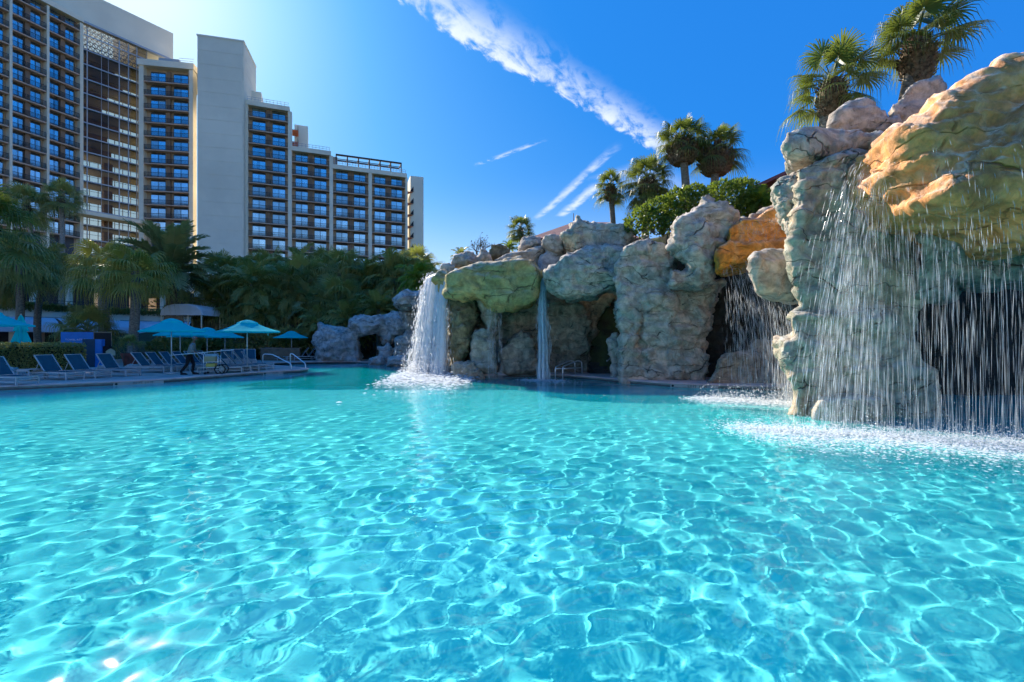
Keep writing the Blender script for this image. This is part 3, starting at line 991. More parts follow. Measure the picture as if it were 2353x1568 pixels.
rock('orange_ledge', 'wet rust orange rock ledge that feeds the middle waterfall',
     [('p', [(1672, 530), (1689, 519), (1737, 503), (1795, 478), (1830, 500), (1830, 560), (1805, 566), (1712, 572), (1672, 560)], 18.6, 1.2, .25),
      ('p', [(1645, 575), (1673, 557), (1720, 560), (1815, 556), (1815, 604), (1713, 610), (1649, 626)], 18.1, 1.3, .25)], ORANGE, .075, .09, 31, .03)
rock('ledge_top', 'rough tan rock top behind the orange ledge, under the bushes',
     [('p', [(1680, 520), (1720, 500), (1740, 486), (1800, 470), (1840, 470), (1840, 520), (1700, 530)], 20.0, 1.0, .3)], TAN, .09, .12, 32, .05)
rock('cave_wall', 'back wall of the middle cave behind the falling water, coloured black as shade',
     [('p', [(1590, 600), (1860, 600), (1860, 900), (1590, 900)], 21.9, .6, .2)], CAVE_SHADE, .14, .1, 33, .05)
rock('boulder', 'grey slanting boulder behind the middle waterfall',
     [('p', [(1617, 890), (1640, 850), (1661, 814), (1700, 806), (1735, 812), (1800, 850), (1840, 895)], 18.9, .7, .3)], WALL, .09, .1, 34, .03)
rock('boulder', 'high blocky boulder inside the middle cave',
     [('p', [(1705, 815), (1715, 795), (1753, 780), (1800, 783), (1850, 800), (1850, 895), (1720, 895)], 20.0, .6, .3)], WALL, .09, .1, 35, .03)
# --- pillar and the great overhang on the right
rock('hanging_boulder', 'smooth hanging boulder with sunlit left face beside the pillar',
     [('p', [(1717, 599), (1729, 579), (1753, 569), (1775, 571), (1820, 575), (1850, 620), (1840, 690), (1805, 690), (1753, 681), (1733, 668), (1723, 631)], 14.3, .9, .4)], TEAL, .055, .06, 36, .03)
rock('pillar_head', 'pocked teal rock bulging from the top of the pillar',
     [('p', [(1772, 440), (1785, 425), (1824, 403), (1880, 408), (1900, 490), (1885, 567), (1850, 602), (1817, 582), (1804, 528), (1791, 477)], 12.9, 1.0, .35),
      ('e', 1815, 450, 12.0, 24, 34, .4), ('e', 1855, 445, 11.9, 12, 26, .25, 's')], TEAL, .05, .10, 37, .05, .6)
rock('cap_rock', 'flat cap rock, grey on top and green below, over the pillar head',
     [('p', [(1798, 354), (1811, 324), (1843, 313), (1940, 314), (2030, 318), (2040, 342), (1959, 366), (1875, 389), (1817, 381)], 12.7, 1.2, .3)], TEAL, .055, .08, 38, .03, .8)
rock('top_rock', 'rounded grey tan rock on the cap rock, left of the tallest palm',
     [('p', [(1898, 318), (1905, 290), (1920, 258), (1965, 235), (1998, 235), (2023, 262), (2040, 280), (2070, 268), (2075, 318)], 13.2, .8, .3)], GREY, .06, .08, 39, .05, .7)
rock('top_rock', 'slanting brown grey rock beside the trunk of the tallest palm',
     [('p', [(2045, 300), (2049, 255), (2107, 202), (2140, 184), (2162, 182), (2174, 200), (2168, 222), (2130, 300)], 13.2, .8, .25)], GREY, .06, .07, 40, .04, .8)
rock('rock_pillar', 'tall teal stained rock pillar standing in the pool under falling water',
     [('p', [(1815, 560), (1830, 400), (1960, 345), (2060, 380), (2100, 560), (2118, 640), (2116, 700), (2094, 730), (2107, 812), (2140, 838), (2146, 902), (2182, 985), (2000, 992), (1860, 980),
             (1803, 965), (1817, 902), (1804, 838), (1795, 812), (1795, 786), (1820, 767), (1817, 722), (1840, 700), (1822, 660)], 12.4, 1.2, .4),
      ('e', 2076, 650, 11.4, 34, 78, .55), ('e', 1960, 620, 11.4, 90, 110, .45), ('e', 1835, 800, 11.7, 42, 42, .7), ('e', 1990, 860, 11.5, 120, 70, .5), ('e', 1900, 740, 11.5, 60, 50, .4),
      ('e', 2005, 745, 11.2, 55, 30, .35)], PILLAR, .055, .11, 41, .05, 1.0)
rock('boulder', 'low sunlit tan rock shelf at the foot of the pillar',
     [('p', [(1862, 950), (1870, 925), (1885, 912), (1972, 906), (2030, 918), (2012, 985), (1875, 985)], 11.0, .4, .15)], TAN, .045, .06, 42, .05, .5)
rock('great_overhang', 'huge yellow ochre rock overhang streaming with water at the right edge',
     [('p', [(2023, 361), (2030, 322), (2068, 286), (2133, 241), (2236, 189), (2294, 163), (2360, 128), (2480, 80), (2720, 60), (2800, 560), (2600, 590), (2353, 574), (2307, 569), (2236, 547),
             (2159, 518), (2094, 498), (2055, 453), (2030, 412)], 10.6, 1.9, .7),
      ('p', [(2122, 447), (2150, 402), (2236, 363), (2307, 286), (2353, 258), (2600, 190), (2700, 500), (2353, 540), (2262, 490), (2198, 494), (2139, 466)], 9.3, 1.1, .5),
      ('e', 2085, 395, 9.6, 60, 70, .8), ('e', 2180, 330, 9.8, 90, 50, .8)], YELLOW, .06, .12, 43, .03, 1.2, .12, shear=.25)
rock('under_ledge', 'shaded teal ledge hanging below the great yellow overhang',
     [('p', [(2112, 540), (2249, 540), (2700, 540), (2760, 665), (2353, 656), (2294, 658), (2230, 665), (2191, 648), (2180, 684), (2114, 690)], 11.8, 1.3, .35)], TEALW, .07, .10, 44, .03, 1.1)
rock('cave_wall', 'back wall of the right cave behind the water curtain, coloured black as shade',
     [('p', [(2020, 420), (3000, 420), (3000, 960), (2020, 960)], 16.4, .6, .2)], CAVE_SHADE, .16, .12, 45, .05)
rock('cliff', 'grey rock bank behind the pillar and overhang, under the two tall palms',
     [('p', [(1840, 340), (1900, 320), (2060, 300), (2300, 215), (2700, 150), (2700, 560), (1990, 560), (1860, 560)], 15.4, 1.6, .5)], GREY, .12, .14, 46, .05)
# ---------------------------------------------------------------- palms and shrubs
LEAF_FAN = leaf_mat('leaf_fan', (.09, .12, .03), (.20, .22, .06))
LEAF_FAN2 = leaf_mat('leaf_fan_shade', (.22, .23, .07), (.45, .39, .12), .35)
LEAF_QUEEN = leaf_mat('leaf_queen', (.30, .27, .05), (.52, .42, .09))
LEAF_DATE = leaf_mat('leaf_date', (.22, .25, .12), (.40, .36, .15), .3)
LEAF_SHRUB = leaf_mat('leaf_shrub', (.05, .10, .012), (.14, .22, .03), .45, .35)
LEAF_DARK = leaf_mat('leaf_dark', (.21, .20, .06), (.43, .34, .10), .3)
LEAF_HEDGE = leaf_mat('leaf_hedge', (.10, .14, .03), (.30, .28, .10), .3, .3)
LEAF_BROWN = leaf_mat('leaf_brown', (.16, .11, .045), (.25, .18, .07), .25)
LEAF_LIME = leaf_mat('leaf_lime', (.12, .20, .02), (.26, .32, .04), .5)
BARK = principled('palm_bark', (.20, .155, .11), .95, .45, 7, .02, 14, c2=(.30, .25, .19), stretch=(1, 1, 3))
BARK_PALE = principled('palm_bark_pale', (.30, .27, .23), .95, .5, 8, .015, 18, c2=(.40, .37, .33), stretch=(1, 1, 2.5))
BOOT = principled('palm_boot', (.10, .065, .04), .95, .5, 9, .01, 20, c2=(.22, .15, .09))
STALK = principled('leaf_stalk', (.16, .17, .06), .6, .3, 4)
TWIG = principled('twig', (.13, .10, .07), .9, .3, 6)
BLOOM = principled('palm_bloom', (.42, .30, .03), .8, .4, 12, c2=(.55, .42, .06))


def droop(p, k):
    """bend a point down with its distance from the stem"""
    r = math.hypot(p.x, p.y)
    return Vector((p.x, p.y, p.z - k * r * r))


def fan_leaf(seed, pitch, hang=1.0, nseg=30):
    """costapalmate fan leaf that leaves the stem at the given pitch; unit: blade radius 1, stalk 1.1"""
    r = random.Random(seed)
    vs, fs = [], []
    d = Vector((math.cos(pitch), 0, math.sin(pitch)))
    side = Vector((0, 1, 0))
    up = side.cross(d) * -1
    pl = 1.05 + .2 * r.random()
    # stalk
    st = []
    for i in range(5):
        t = i / 4
        p = d * pl * t
        st.append(Vector((p.x, p.y, p.z - .10 * hang * t * t)))
    m = MB().tube(st, [.035, .028, .022, .018, .014], 4, False)
    vs += m.v
    fs += m.f
    hub = st[-1]
    dd = (st[-1] - st[-2]).normalized()
    uu = (side.cross(dd) * -1).normalized()
    for k in range(nseg):
        a = (k / (nseg - 1) - .5) * 2 * R(128)
        a += r.uniform(-.03, .03)
        L = (1.0 - .28 * (abs(a) / R(128)) ** 2) * r.uniform(.86, 1.08)
        dr = (dd * math.cos(a) + side * math.sin(a)).normalized()
        nr = Vector((-dr.y * 0, 0, 0)) + (dd * -math.sin(a) + side * math.cos(a)).normalized()
        cup = -.22 * abs(math.sin(a)) ** 1.5
        w = .052 * r.uniform(.8, 1.15)
        b = len(vs)
        rows = ((.04, .25), (.36, .74), (.62, .52), (.84, .27))
        for (t, ww) in rows:
            p = hub + dr * (L * t) + uu * (cup * L * t) + uu * (.035 * (1 if k % 2 else -1) * ww * (1 - t))
            hg = hang * (.12 * (L * t) ** 2 + .42 * max(0, t - .5) ** 2 * (1 + r.random() * .8))
            p = Vector((p.x, p.y, p.z - hg))
            vs.append(tuple(p - nr * w * ww))
            vs.append(tuple(p + nr * w * ww))
        p = hub + dr * L + uu * (cup * L)
        vs.append((p.x, p.y, p.z - hang * (.12 * L * L + .30 * (1 + r.random()))))
        for i in range(3):
            fs.append((b + 2 * i, b + 2 * i + 1, b + 2 * i + 3, b + 2 * i + 2))
        fs.append((b + 6, b + 7, b + 8))
    return raw_mesh('fan_frond', vs, fs)


def feather_leaf(seed, pitch, n=34, arch=.5, lw=.05, ll=.34, droop_l=.3):
    """pinnate frond, unit length 1 along the rib"""
    r = random.Random(seed)
    vs, fs = [], []
    pts = []
    p = Vector((0, 0, 0))
    a = pitch
    N = 14
    for i in range(N + 1):
        pts.append(p.copy())
        p = p + Vector((math.cos(a), 0, math.sin(a))) / N
        a -= arch * 2.2 / N * (.4 + 1.2 * i / N)
    m = MB().tube(pts, [.018 * (1 - .85 * i / N) + .002 for i in range(N + 1)], 4, False)
    vs += m.v
    fs += m.f
    for k in range(n):
        t = .14 + .86 * k / (n - 1)
        fi = t * N
        i = min(int(fi), N - 1)
        c = pts[i].lerp(pts[i + 1], fi - i)
        dr = (pts[i + 1] - pts[i]).normalized()
        up = Vector((-dr.z, 0, dr.x))
        L = ll * (math.sin(math.pi * (.12 + .80 * t)) ** .7) * r.uniform(.85, 1.1)
        for s in (-1, 1):
            sw = (dr * (.55 + .5 * t) + Vector((0, s, 0)) * (1.0 - .3 * t) + up * r.uniform(.0, .45)).normalized()
            wv = dr * lw * .5 * L / ll
            b = len(vs)
            mid = c + sw * L * .5
            tip = c + sw * L + Vector((0, 0, -droop_l * L * r.uniform(.6, 1.5)))
            vs += [tuple(c - wv * .5), tuple(c + wv * .5), tuple(mid + wv), tuple(mid - wv), tuple(tip)]
            fs += [(b, b + 1, b + 2, b + 3), (b + 3, b + 2, b + 4)]
    return raw_mesh('feather_frond', vs, fs)


PITCH = [80, 55, 32, 8, -18, -42]
FANS = {}
for mat_key, mt in (('fan', LEAF_FAN), ('shade', LEAF_FAN2)):
    FANS[mat_key] = []
    for i, p in enumerate(PITCH):
        row = []
        for s in range(2):
            me = fan_leaf(100 + i * 7 + s, R(p), 1.0 + .2 * s)
            me.materials.append(mt)
            row.append(me)
        FANS[mat_key].append(row)
# limp, hanging leaves of the two palms by the towel hut
FANS['weep'] = []
for i, p in enumerate(PITCH):
    row = []
    for s in range(2):
        me = fan_leaf(300 + i * 7 + s, R(p), 1.7 + .4 * s)
        me.materials.append(LEAF_QUEEN)
        row.append(me)
    FANS['weep'].append(row)
FEATH = {}
for key, mt, arch, ll, n, dl in (('date', LEAF_DATE, .42, .26, 40, .15), ('queen', LEAF_DARK, .75, .36, 34, .7), ('lime', LEAF_LIME, .7, .34, 26, .5), ('low', LEAF_FAN2, .6, .30, 28, .4)):
    FEATH[key] = []
    for i, p in enumerate(PITCH):
        row = []
        for s in range(2):
            me = feather_leaf(500 + i * 5 + s, R(p + 6), n, arch, .055, ll, dl)
            me.materials.append(mt)
            row.append(me)
        FEATH[key].append(row)


def boots(rad, height, n, seed, zc, lean):
    r = random.Random(seed)
    m = MB()
    core = []
    for i in range(7):
        t = i / 6
        core.append((rad * (.42 + .55 * math.sin(math.pi * min(.92, .12 + .80 * t)) ** .8), -height * (1 - t)))
    m.lathe(core, 10, (zc.x, zc.y, zc.z))
    for k in range(n):
        t = r.random()
        a = r.uniform(0, 6.283)
        rr = rad * (.42 + .55 * math.sin(math.pi * (.12 + .80 * t)) ** .8)
        z = -height * (1 - t)
        base = zc + Vector((rr * .9 * math.cos(a), rr * .9 * math.sin(a), z))
        out = Vector((math.cos(a), math.sin(a), .55 + .5 * r.random())).normalized()
        L = rad * r.uniform(.22, .42)
        w = rad * .10
        tg = Vector((-math.sin(a), math.cos(a), 0)) * w
        tip = base + out * L
        dn = Vector((0, 0, -w * .9))
        m.add([base - tg, base + tg, base + dn, tip - tg * .7, tip + tg * .7, tip + dn * .6], [(0, 1, 4, 3), (1, 2, 5, 4), (2, 0, 3, 5), (3, 4, 5)])
    return m


def palm(label, base, top, kind='fan', size=1.0, n=30, trunk_r=.16, boot=None, seed=1, bark=None, pmin=-42, pmax=82, group=None, name='fan_palm', bloom=False, cat='palm', hang=0, r_top=None):
    r = random.Random(seed)
    base, top = Vector(base), Vector(top)
    o = thing(name, label, cat, base, 0, group)
    d = top - base
    pts, rads = [], []
    N = 9
    bend = Vector((r.uniform(-.04, .04), r.uniform(-.04, .04), 0)) * d.length
    for i in range(N + 1):
        t = i / N
        pts.append(d * t + bend * math.sin(math.pi * t))
        rads.append(trunk_r * (1.18 - .25 * t) * (1 + .05 * r.uniform(-1, 1)) * (1 + (.35 if i == 0 else 0)))
    MB().tube(pts, rads, 10).build('trunk', bark or BARK, o, True)
    if boot:
        boots(boot[0], boot[1], boot[2], seed, d * 1.0, d).build('boot_cluster', BOOT, o)
    src = FANS.get(kind) or FEATH[kind]
    for k in range(n):
        t = (k + .5) / n
        ang = k * 2.39996 + r.uniform(-.25, .25)
        pt = pmax + (pmin - pmax) * t ** .8 + r.uniform(-7, 7)
        i = min(range(len(PITCH)), key=lambda q: abs(PITCH[q] - pt))
        me = src[i][r.randrange(2)]
        f = bpy.data.objects.new('frond', me)
        col.objects.link(f)
        f.parent = o
        f.location = d + Vector((0, 0, -(boot[1] * .25 * t if boot else .1 * size * t)))
        f.rotation_euler = (r.uniform(-.12, .12), R(-(pt - PITCH[i])) * .8, ang)
        s = size * r.uniform(.85, 1.08)
        f.scale = (s, s, s)
    if bloom:
        for k in range(5):
            a = r.uniform(0, 6.28)
            m = MB()
            for q in range(26):
                t = r.random()
                c = Vector((math.cos(a) * (.25 + t * .75), math.sin(a) * (.25 + t * .75), .35 + .25 * t - .75 * t * t))
                c += Vector((r.gauss(0, .1), r.gauss(0, .1), r.gauss(0, .09)))
                w = .085
                m.add([c + Vector((w, 0, 0)), c + Vector((-w * .5, w, 0)), c + Vector((-w * .5, -w, 0)), c + Vector((0, 0, w * 1.4))], [(0, 1, 3), (1, 2, 3), (2, 0, 3), (0, 2, 1)])
            b = tag(m.build('flower_spray', BLOOM, o), kind='stuff')
            b.location = d
            b.scale = (size, size, size)
    return o


def leaf_cloud(n, shape, size, seed, flat=.3):
    """n folded leaves; shape(r) -> point and outward normal"""
    r = random.Random(seed)
    vs, fs = [], []
    for k in range(n):
        p, nm = shape(r)
        dr = (nm * .8 + Vector((r.gauss(0, .6), r.gauss(0, .6), r.gauss(0, .6)))).normalized()
        sd = dr.cross(Vector((r.gauss(0, 1), r.gauss(0, 1), r.gauss(0, 1)))).normalized()
        up = sd.cross(dr)
        L = size * r.uniform(.7, 1.3)
        w = L * .32
        b = len(vs)
        vs += [tuple(p), tuple(p + dr * L * .5 + sd * w + up * L * .1), tuple(p + dr * L), tuple(p + dr * L * .5 - sd * w + up * L * .1)]
        fs += [(b, b + 1, b + 2), (b, b + 2, b + 3)]
    return raw_mesh('leaves', vs, fs)


def blob_shape(lobes):
    """shape sampler over several overlapping ellipsoid lobes"""
    wts = [l[3] * l[4] + l[4] * l[5] for l in lobes]

    def f(r):
        cx, cy_, cz, rx, ry, rz = r.choices(lobes, wts)[0]
        a = r.uniform(0, 6.283)
        z = r.uniform(-.55, 1)
        s = math.sqrt(max(0, 1 - z * z))
        q = 1 - abs(r.gauss(0, .16))
        nm = Vector((s * math.cos(a), s * math.sin(a), z))
        bump = 1 + .10 * math.sin(a * 5 + cx * 3) * math.cos(z * 6 + cy_)
        return Vector((cx + nm.x * rx * q * bump, cy_ + nm.y * ry * q * bump, cz + nm.z * rz * q * bump)), nm
    return f


def shrub(label, pos, lobes, n, size, mat, seed, name='shrub', cat='shrub', group=None):
    o = thing(name, label, cat, pos, 0, group)
    me = leaf_cloud(n, blob_shape(lobes), size, seed)
    link('foliage', me, mat, o)
    m = MB()
    r = random.Random(seed)
    for l in lobes:
        for k in range(3):
            e = Vector((l[0] + r.uniform(-.4, .4) * l[3], l[1] + r.uniform(-.4, .4) * l[4], l[2] + .3 * l[5]))
            m.tube([(l[0] * .6, l[1] * .6, -.15), tuple(e * .6 + Vector((l[0] * .2, 0, 0))), tuple(e)], [.05, .035, .012], 5)
    m.build('stem', TWIG, o)
    return o


# --- the two tall palms over the pillar
b = P(2064, 250, 14.2)
b.z = 6.6
palm('tallest fan palm, with a shaggy trunk, above the right rock overhang', b, P(2108, 86, 14.2), 'fan', .80, 26, .17, (.44, 1.35, 260), 3, pmin=-8)
b = P(1880, 300, 14.8)
b.z = 6.2
palm('short leaning fan palm with shaggy trunk beside the tallest palm', b, P(1912, 185, 14.8), 'fan', .74, 24, .2, (.42, 1.15, 240), 5, pmin=-25)
# --- skyline palms behind the grotto
for (lab, bx, by, tx, ty, Y, sz, n, bt, sd, pm) in (
        ('fan palm with round brown boot ball, left of the twin palms above the hedge', 1588, 470, 1568, 322, 27, .9, 24, (.80, 1.35, 260), 7, -18),
        ('fan palm with round brown boot ball, right of the twin palms above the hedge', 1637, 460, 1645, 338, 27, .92, 23, (.88, 1.55, 280), 9, -20),
        ('smallest of the four skyline fan palms, on a slim bare trunk', 1416, 520, 1403, 426, 31, .66, 26, (.42, 1.0, 120), 11, -40),
        ('dense fan palm with forked dead leaves between slim palm and twin palms', 1484, 490, 1490, 410, 29, .95, 32, (.6, 1.4, 160), 13, -44)):
    b = P(bx, by, Y)
    b.z = min(b.z, 7.2)
    palm(lab, b, P(tx, ty, Y), 'fan', sz, n, .21 if sz > .8 else .16, bt, sd, pmin=pm)
b = P(1190, 575, 31); b.z = 5.6
palm('little fan palm standing left of the tiled roof on the skyline', b, P(1196, 525, 31), 'fan', .55, 30, .12, (.22, .6, 60), 15)
b = P(1165, 590, 30); b.z = 5.2
palm('young sunlit palm tuft at the foot of the little skyline palm', b, P(1170, 572, 30), 'lime', .75, 14, .08, None, 16, pmin=10, name='young_palm')
b = P(1062, 600, 27); b.z = 4.2
palm('low palm tuft behind the grey rocks on the green slab', b, P(1060, 592, 27), 'low', .8, 16, .08, None, 17, pmin=0, name='young_palm')

# bare shrub on the skyline
o = thing('bare_shrub', 'leafless twiggy shrub on the skyline above the green slab', 'shrub', P(1100, 600, 27))
r_ = random.Random(4)
m = MB()
tips = []


def twigs(p, d, L, w, lev):
    e = p + d * L
    m.tube([p, (p + e) / 2 + Vector((r_.gauss(0, .03), r_.gauss(0, .03), 0)), e], [w, w * .85, w * .65], 4)
    if lev == 0:
        tips.append(e)
        return
    for k in range(3 if lev > 1 else 3):
        nd = (d + Vector((r_.gauss(0, .55), r_.gauss(0, .45), r_.gauss(.12, .3)))).normalized()
        twigs(p + d * L * r_.uniform(.55, 1), nd, L * r_.uniform(.55, .8), w * .6, lev - 1)


for k in range(5):
    twigs(Vector((r_.gauss(0, .1), 0, 0)), Vector((r_.gauss(0, .5), r_.gauss(0, .3), 1)).normalized(), .62, .028, 3)
m.build('branches', TWIG, o)
vs, fs = [], []
for e in tips[::4]:
    b_ = len(vs)
    vs += [tuple(e), tuple(e + Vector((.08, 0, .04))), tuple(e + Vector((.03, .05, .10)))]
    fs.append((b_, b_ + 1, b_ + 2))
link('leaves', raw_mesh('leaves', vs, fs), LEAF_BROWN, o)

# --- bushes above the column
b = P(1535, 560, 21.6); b.z = 6.75
shrub('bright green bush trailing over the top of the rock column', b, [(-1.0, .1, .25, .9, .9, .8), (-.2, .3, .65, 1.0, .9, .9), (.75, .5, 1.1, .9, .9, .9), (1.3, .4, 1.55, .6, .7, .6), (.3, -.5, .1, .8, .5, .6)], 5200, .15, LEAF_SHRUB, 1)
b = P(1685, 500, 22.5); b.z = 7.5
shrub('rounded clipped green bush above the orange ledge', b, [(-.5, 0, .75, 1.0, 1.0, 1.0), (.35, .1, .85, 1.0, 1.0, 1.0), (.9, .1, .4, .8, .8, .8)], 5200, .14, LEAF_SHRUB, 2)
b = P(1748, 500, 22.0); b.z = 7.5
palm('bushy low palm right of the rounded bush, under the brown eave', b, b + Vector((0, 0, .5)), 'lime', 1.1, 26, .1, None, 18, pmin=-10, name='young_palm')

# --- left garden: two weeping palms, date palm, tall palms
b = P(245, 800, 37); b.z = DECK
palm('yellow flowering weeping fan palm, the left of the pair by the towel return hut', b, P(238, 620, 37), 'weep', 1.5, 26, .34, None, 21, BARK_PALE, pmin=-22, bloom=True, name='weeping_fan_palm')
b = P(302, 800, 35); b.z = DECK
palm('yellow flowering weeping fan palm rising behind the red planter pot', b, P(312, 625, 35), 'weep', 1.45, 26, .30, None, 22, BARK, pmin=-22, bloom=True, name='weeping_fan_palm')
b = P(366, 790, 42); b.z = DECK
palm('large blue green date palm with feathery fronds before the blank tower', b, P(392, 612, 42), 'date', 4.6, 46, .42, (.75, 2.2, 150), 23, BOOT, pmin=-25, name='date_palm')
for lab, bx, ty, tx, Y, sz, sd in (('tall slim palm before the left hotel wing, nearer the picture edge', 70, 470, 62, 52, 1.4, 24),
                                    ('tall slim palm before the left hotel wing, beside the glass atrium', 130, 452, 140, 52, 1.25, 25)):
    b = P(bx, 790, Y); b.z = .3
    palm(lab, b, P(tx, ty, Y), 'shade', sz, 30, .22, (.4, 1.2, 60), sd, BARK_PALE)
b = P(-60, 780, 24); b.z = DECK
palm('big pale fan palm whose leaves reach in at the left picture edge', b, P(-50, 520, 24), 'fan', 1.5, 22, .22, None, 26, pmin=-30, name='fan_palm')
b = P(35, 780, 38); b.z = DECK
palm('dark dense fan palm behind the closed umbrella', b, P(45, 600, 38), 'shade', 1.6, 30, .26, None, 27, BARK, pmin=-45)
b = P(90, 780, 44); b.z = DECK
palm('dark feathery palm between the tall slim palms and the white awning', b, P(110, 610, 44), 'queen', 2.6, 30, .25, None, 28, BARK, pmin=-42, name='feather_palm')
b = P(-20, 780, 40); b.z = DECK
palm('dark drooping feather palm at the far left over the white canopy band', b, P(-5, 640, 40), 'queen', 2.6, 28, .25, None, 29, BARK, pmin=-42, name='feather_palm')
b = P(200, 800, 36); b.z = 2.0
palm('low spreading fan palm behind the towel return hut', b, b + Vector((0, 0, .5)), 'shade', 1.3, 30, .2, None, 30, pmin=-30, name='low_fan_palm')

# --- grove between the hotel and the pool, left to right
GROVE = []
gr = random.Random(77)
px = 505
k = 0
while px < 985:
    deep = k % 3
    Y = (46, 52, 58)[deep] + gr.uniform(-2, 2)
    top = np.interp(px, [420, 470, 520, 600, 700, 760, 830, 900, 960, 990], [585, 605, 620, 620, 612, 605, 628, 628, 612, 640]) + gr.uniform(-6, 26) + (0, 4, -4)[deep]
    GROVE.append((px, top + 14, Y, gr.choice(['shade', 'shade', 'queen', 'shade', 'low']), gr.random()))
    px += gr.uniform(17, 27)
    k += 1
for i, (px, ty, Y, kd, q) in enumerate(GROVE):
    c = P(px, 790, Y)
    c.z = float(slope_h(np.array(c.x), np.array(c.y)))
    feather = kd in ('queen', 'low')
    palm('%s palm from the left in the grove behind the umbrellas' % ORD[i], c, P(px + gr.uniform(-8, 8), ty, Y), kd, (3.0 if feather else 1.75) * (.9 + .25 * q), 30 if not feather else 26, .2,
         None, 200 + i, BARK, pmin=-50, group='palms in the grove', name='feather_palm' if feather else 'fan_palm')
LOWP = [(720, 700, 45, 'date', 3.0), (775, 690, 44, 'shade', 1.8), (850, 660, 47, 'queen', 3.6), (905, 640, 46, 'low', 3.4), (960, 640, 40, 'lime', 2.1), (735, 745, 42, 'low', 2.4), (690, 690, 46, 'queen', 3.0),
        (640, 690, 46, 'shade', 1.8), (560, 700, 46, 'shade', 1.8), (610, 720, 44, 'low', 2.6), (800, 735, 42, 'low', 2.6), (870, 712, 42, 'low', 2.4), (500, 690, 46, 'shade', 1.7)]
LOWP.sort()
for i, (px, ty, Y, kd, sz) in enumerate(LOWP):
    c = P(px, 800, Y)
    c.z = float(slope_h(np.array(c.x), np.array(c.y))) - .05
    t_ = P(px, ty, Y)
    t_.z = max(t_.z, c.z + .8)
    palm('%s low palm from the left in front of the tall grove' % ORD[i] if kd != 'lime' else 'yellow green sunlit palm at the right end of the grove, by the white waterfall', c, t_, kd, sz, 26, .18, None, 300 + i, BARK, pmin=-35,
         group='low palms before the grove', name='young_palm')
# shrubs under the grove
sp = [(445, 786, 39, 1.2, LEAF_BROWN), (500, 776, 40, 1.6, LEAF_BROWN), (545, 770, 41, 1.9, LEAF_BROWN), (600, 775, 42, 2.2, LEAF_DARK), (660, 772, 42, 2.3, LEAF_DARK), (710, 772, 43, 2.2, LEAF_DARK), (770, 740, 44, 2.2, LEAF_DARK),
      (830, 715, 45, 2.6, LEAF_DARK), (890, 700, 44, 2.4, LEAF_DARK), (945, 690, 43, 2.2, LEAF_DARK), (400, 790, 36, 1.3, LEAF_HEDGE), (470, 792, 38, 1.3, LEAF_HEDGE), (530, 795, 40, 1.4, LEAF_DARK)]
sp.sort(key=lambda t: t[0])
for i, (px, py, Y, s, mt) in enumerate(sp):
    c = P(px, py + 20, Y)
    gz = float(slope_h(np.array(c.x), np.array(c.y))) if Y > 40 else DECK
    c.z = gz
    rr = random.Random(i)
    hz = max(.5, (P(px, py, Y).z + s * .25 - gz) / 1.9)
    shrub('%s shrub from the left in the planting under the grove' % ORD[i], c, [(-.6 * s, 0, hz, .8 * s, .7 * s, hz), (.5 * s, .2, hz * .9, .8 * s, .7 * s, hz * .9), (0, -.2, hz * 1.2, .7 * s, .6 * s, hz * .8)],
          2600, .22, mt, 40 + i, group='shrubs under the grove')
# far trees closing the gaps behind the grove
o = tag(link('far_trees', leaf_cloud(26000, blob_shape([(x, 66 + 3 * math.sin(x), 4.2 + 1.4 * math.sin(x * .7), 5.5, 3.0, 5.2 + math.sin(x * 1.3)) for x in range(-74, 2, 4)]), .5, 9), LEAF_DARK),
        'dark mass of far trees at the foot of the hotel', kind='stuff')

# hedge beside the loungers
hb = P(40, 800, 24.6); hb.z = DECK
W_, H_, T_ = 3.6, 1.42, .6


def hedge_shape(r):
    f = r.random()
    q = .02 - abs(r.gauss(0, .06))
    if f < .5:
        return Vector((r.uniform(-W_, W_ * .82), -T_ - q, r.uniform(0, H_))), Vector((0, -1, .2))
    if f < .75:
        return Vector((r.uniform(-W_, W_ * .82), r.uniform(-T_, T_), H_ + q + .05 * math.sin(r.random() * 20))), Vector((0, 0, 1))
    if f < .9:
        return Vector((W_ * .82 + q, r.uniform(-T_, T_), r.uniform(0, H_))), Vector((1, 0, .2))
    return Vector((r.uniform(-W_, W_ * .82), r.uniform(-T_, T_), r.uniform(0, H_))), Vector((0, -1, .5))


o = thing('hedge', 'clipped square green hedge beside the leftmost loungers', 'hedge', hb)
link('foliage', leaf_cloud(9000, hedge_shape, .10, 3), LEAF_HEDGE, o)
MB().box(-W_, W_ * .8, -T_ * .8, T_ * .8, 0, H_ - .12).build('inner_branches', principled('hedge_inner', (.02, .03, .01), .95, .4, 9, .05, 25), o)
# ---------------------------------------------------------------- hotel
H_WHITE = principled('hotel_white', (.88, .78, .60), .85, .08, .25)
H_PANEL = principled('hotel_panel', (.88, .79, .62), .85, .07, .12)
H_BROWN = principled('hotel_brown', (.56, .40, .27), .85, .12, .3)
H_DARK = principled('hotel_divider', (.30, .20, .14), .85, .1, .3)
H_SLAB = principled('balcony_slab', (.62, .42, .31), .8, .1, .4)
H_RUST = principled('rust_soffit', (.55, .15, .06), .8, .1, .4)
H_RAIL = principled('balcony_rail', (.025, .025, .028), .5)
H_FRAME = principled('window_frame', (.06, .07, .08), .4, metal=.3)
H_MULL = principled('mullion', (.45, .45, .46), .45, metal=.4)
CURT = principled('curtain', (.92, .92, .90), .9, .08, 4, stretch=(6, 6, .2))
H_GAL = principled('gallery_plaster', (.40, .36, .28), .9)
H_INT = principled('room_interior', (.10, .10, .11), .9)
AC_MAT = principled('roof_unit', (.42, .44, .46), .6)


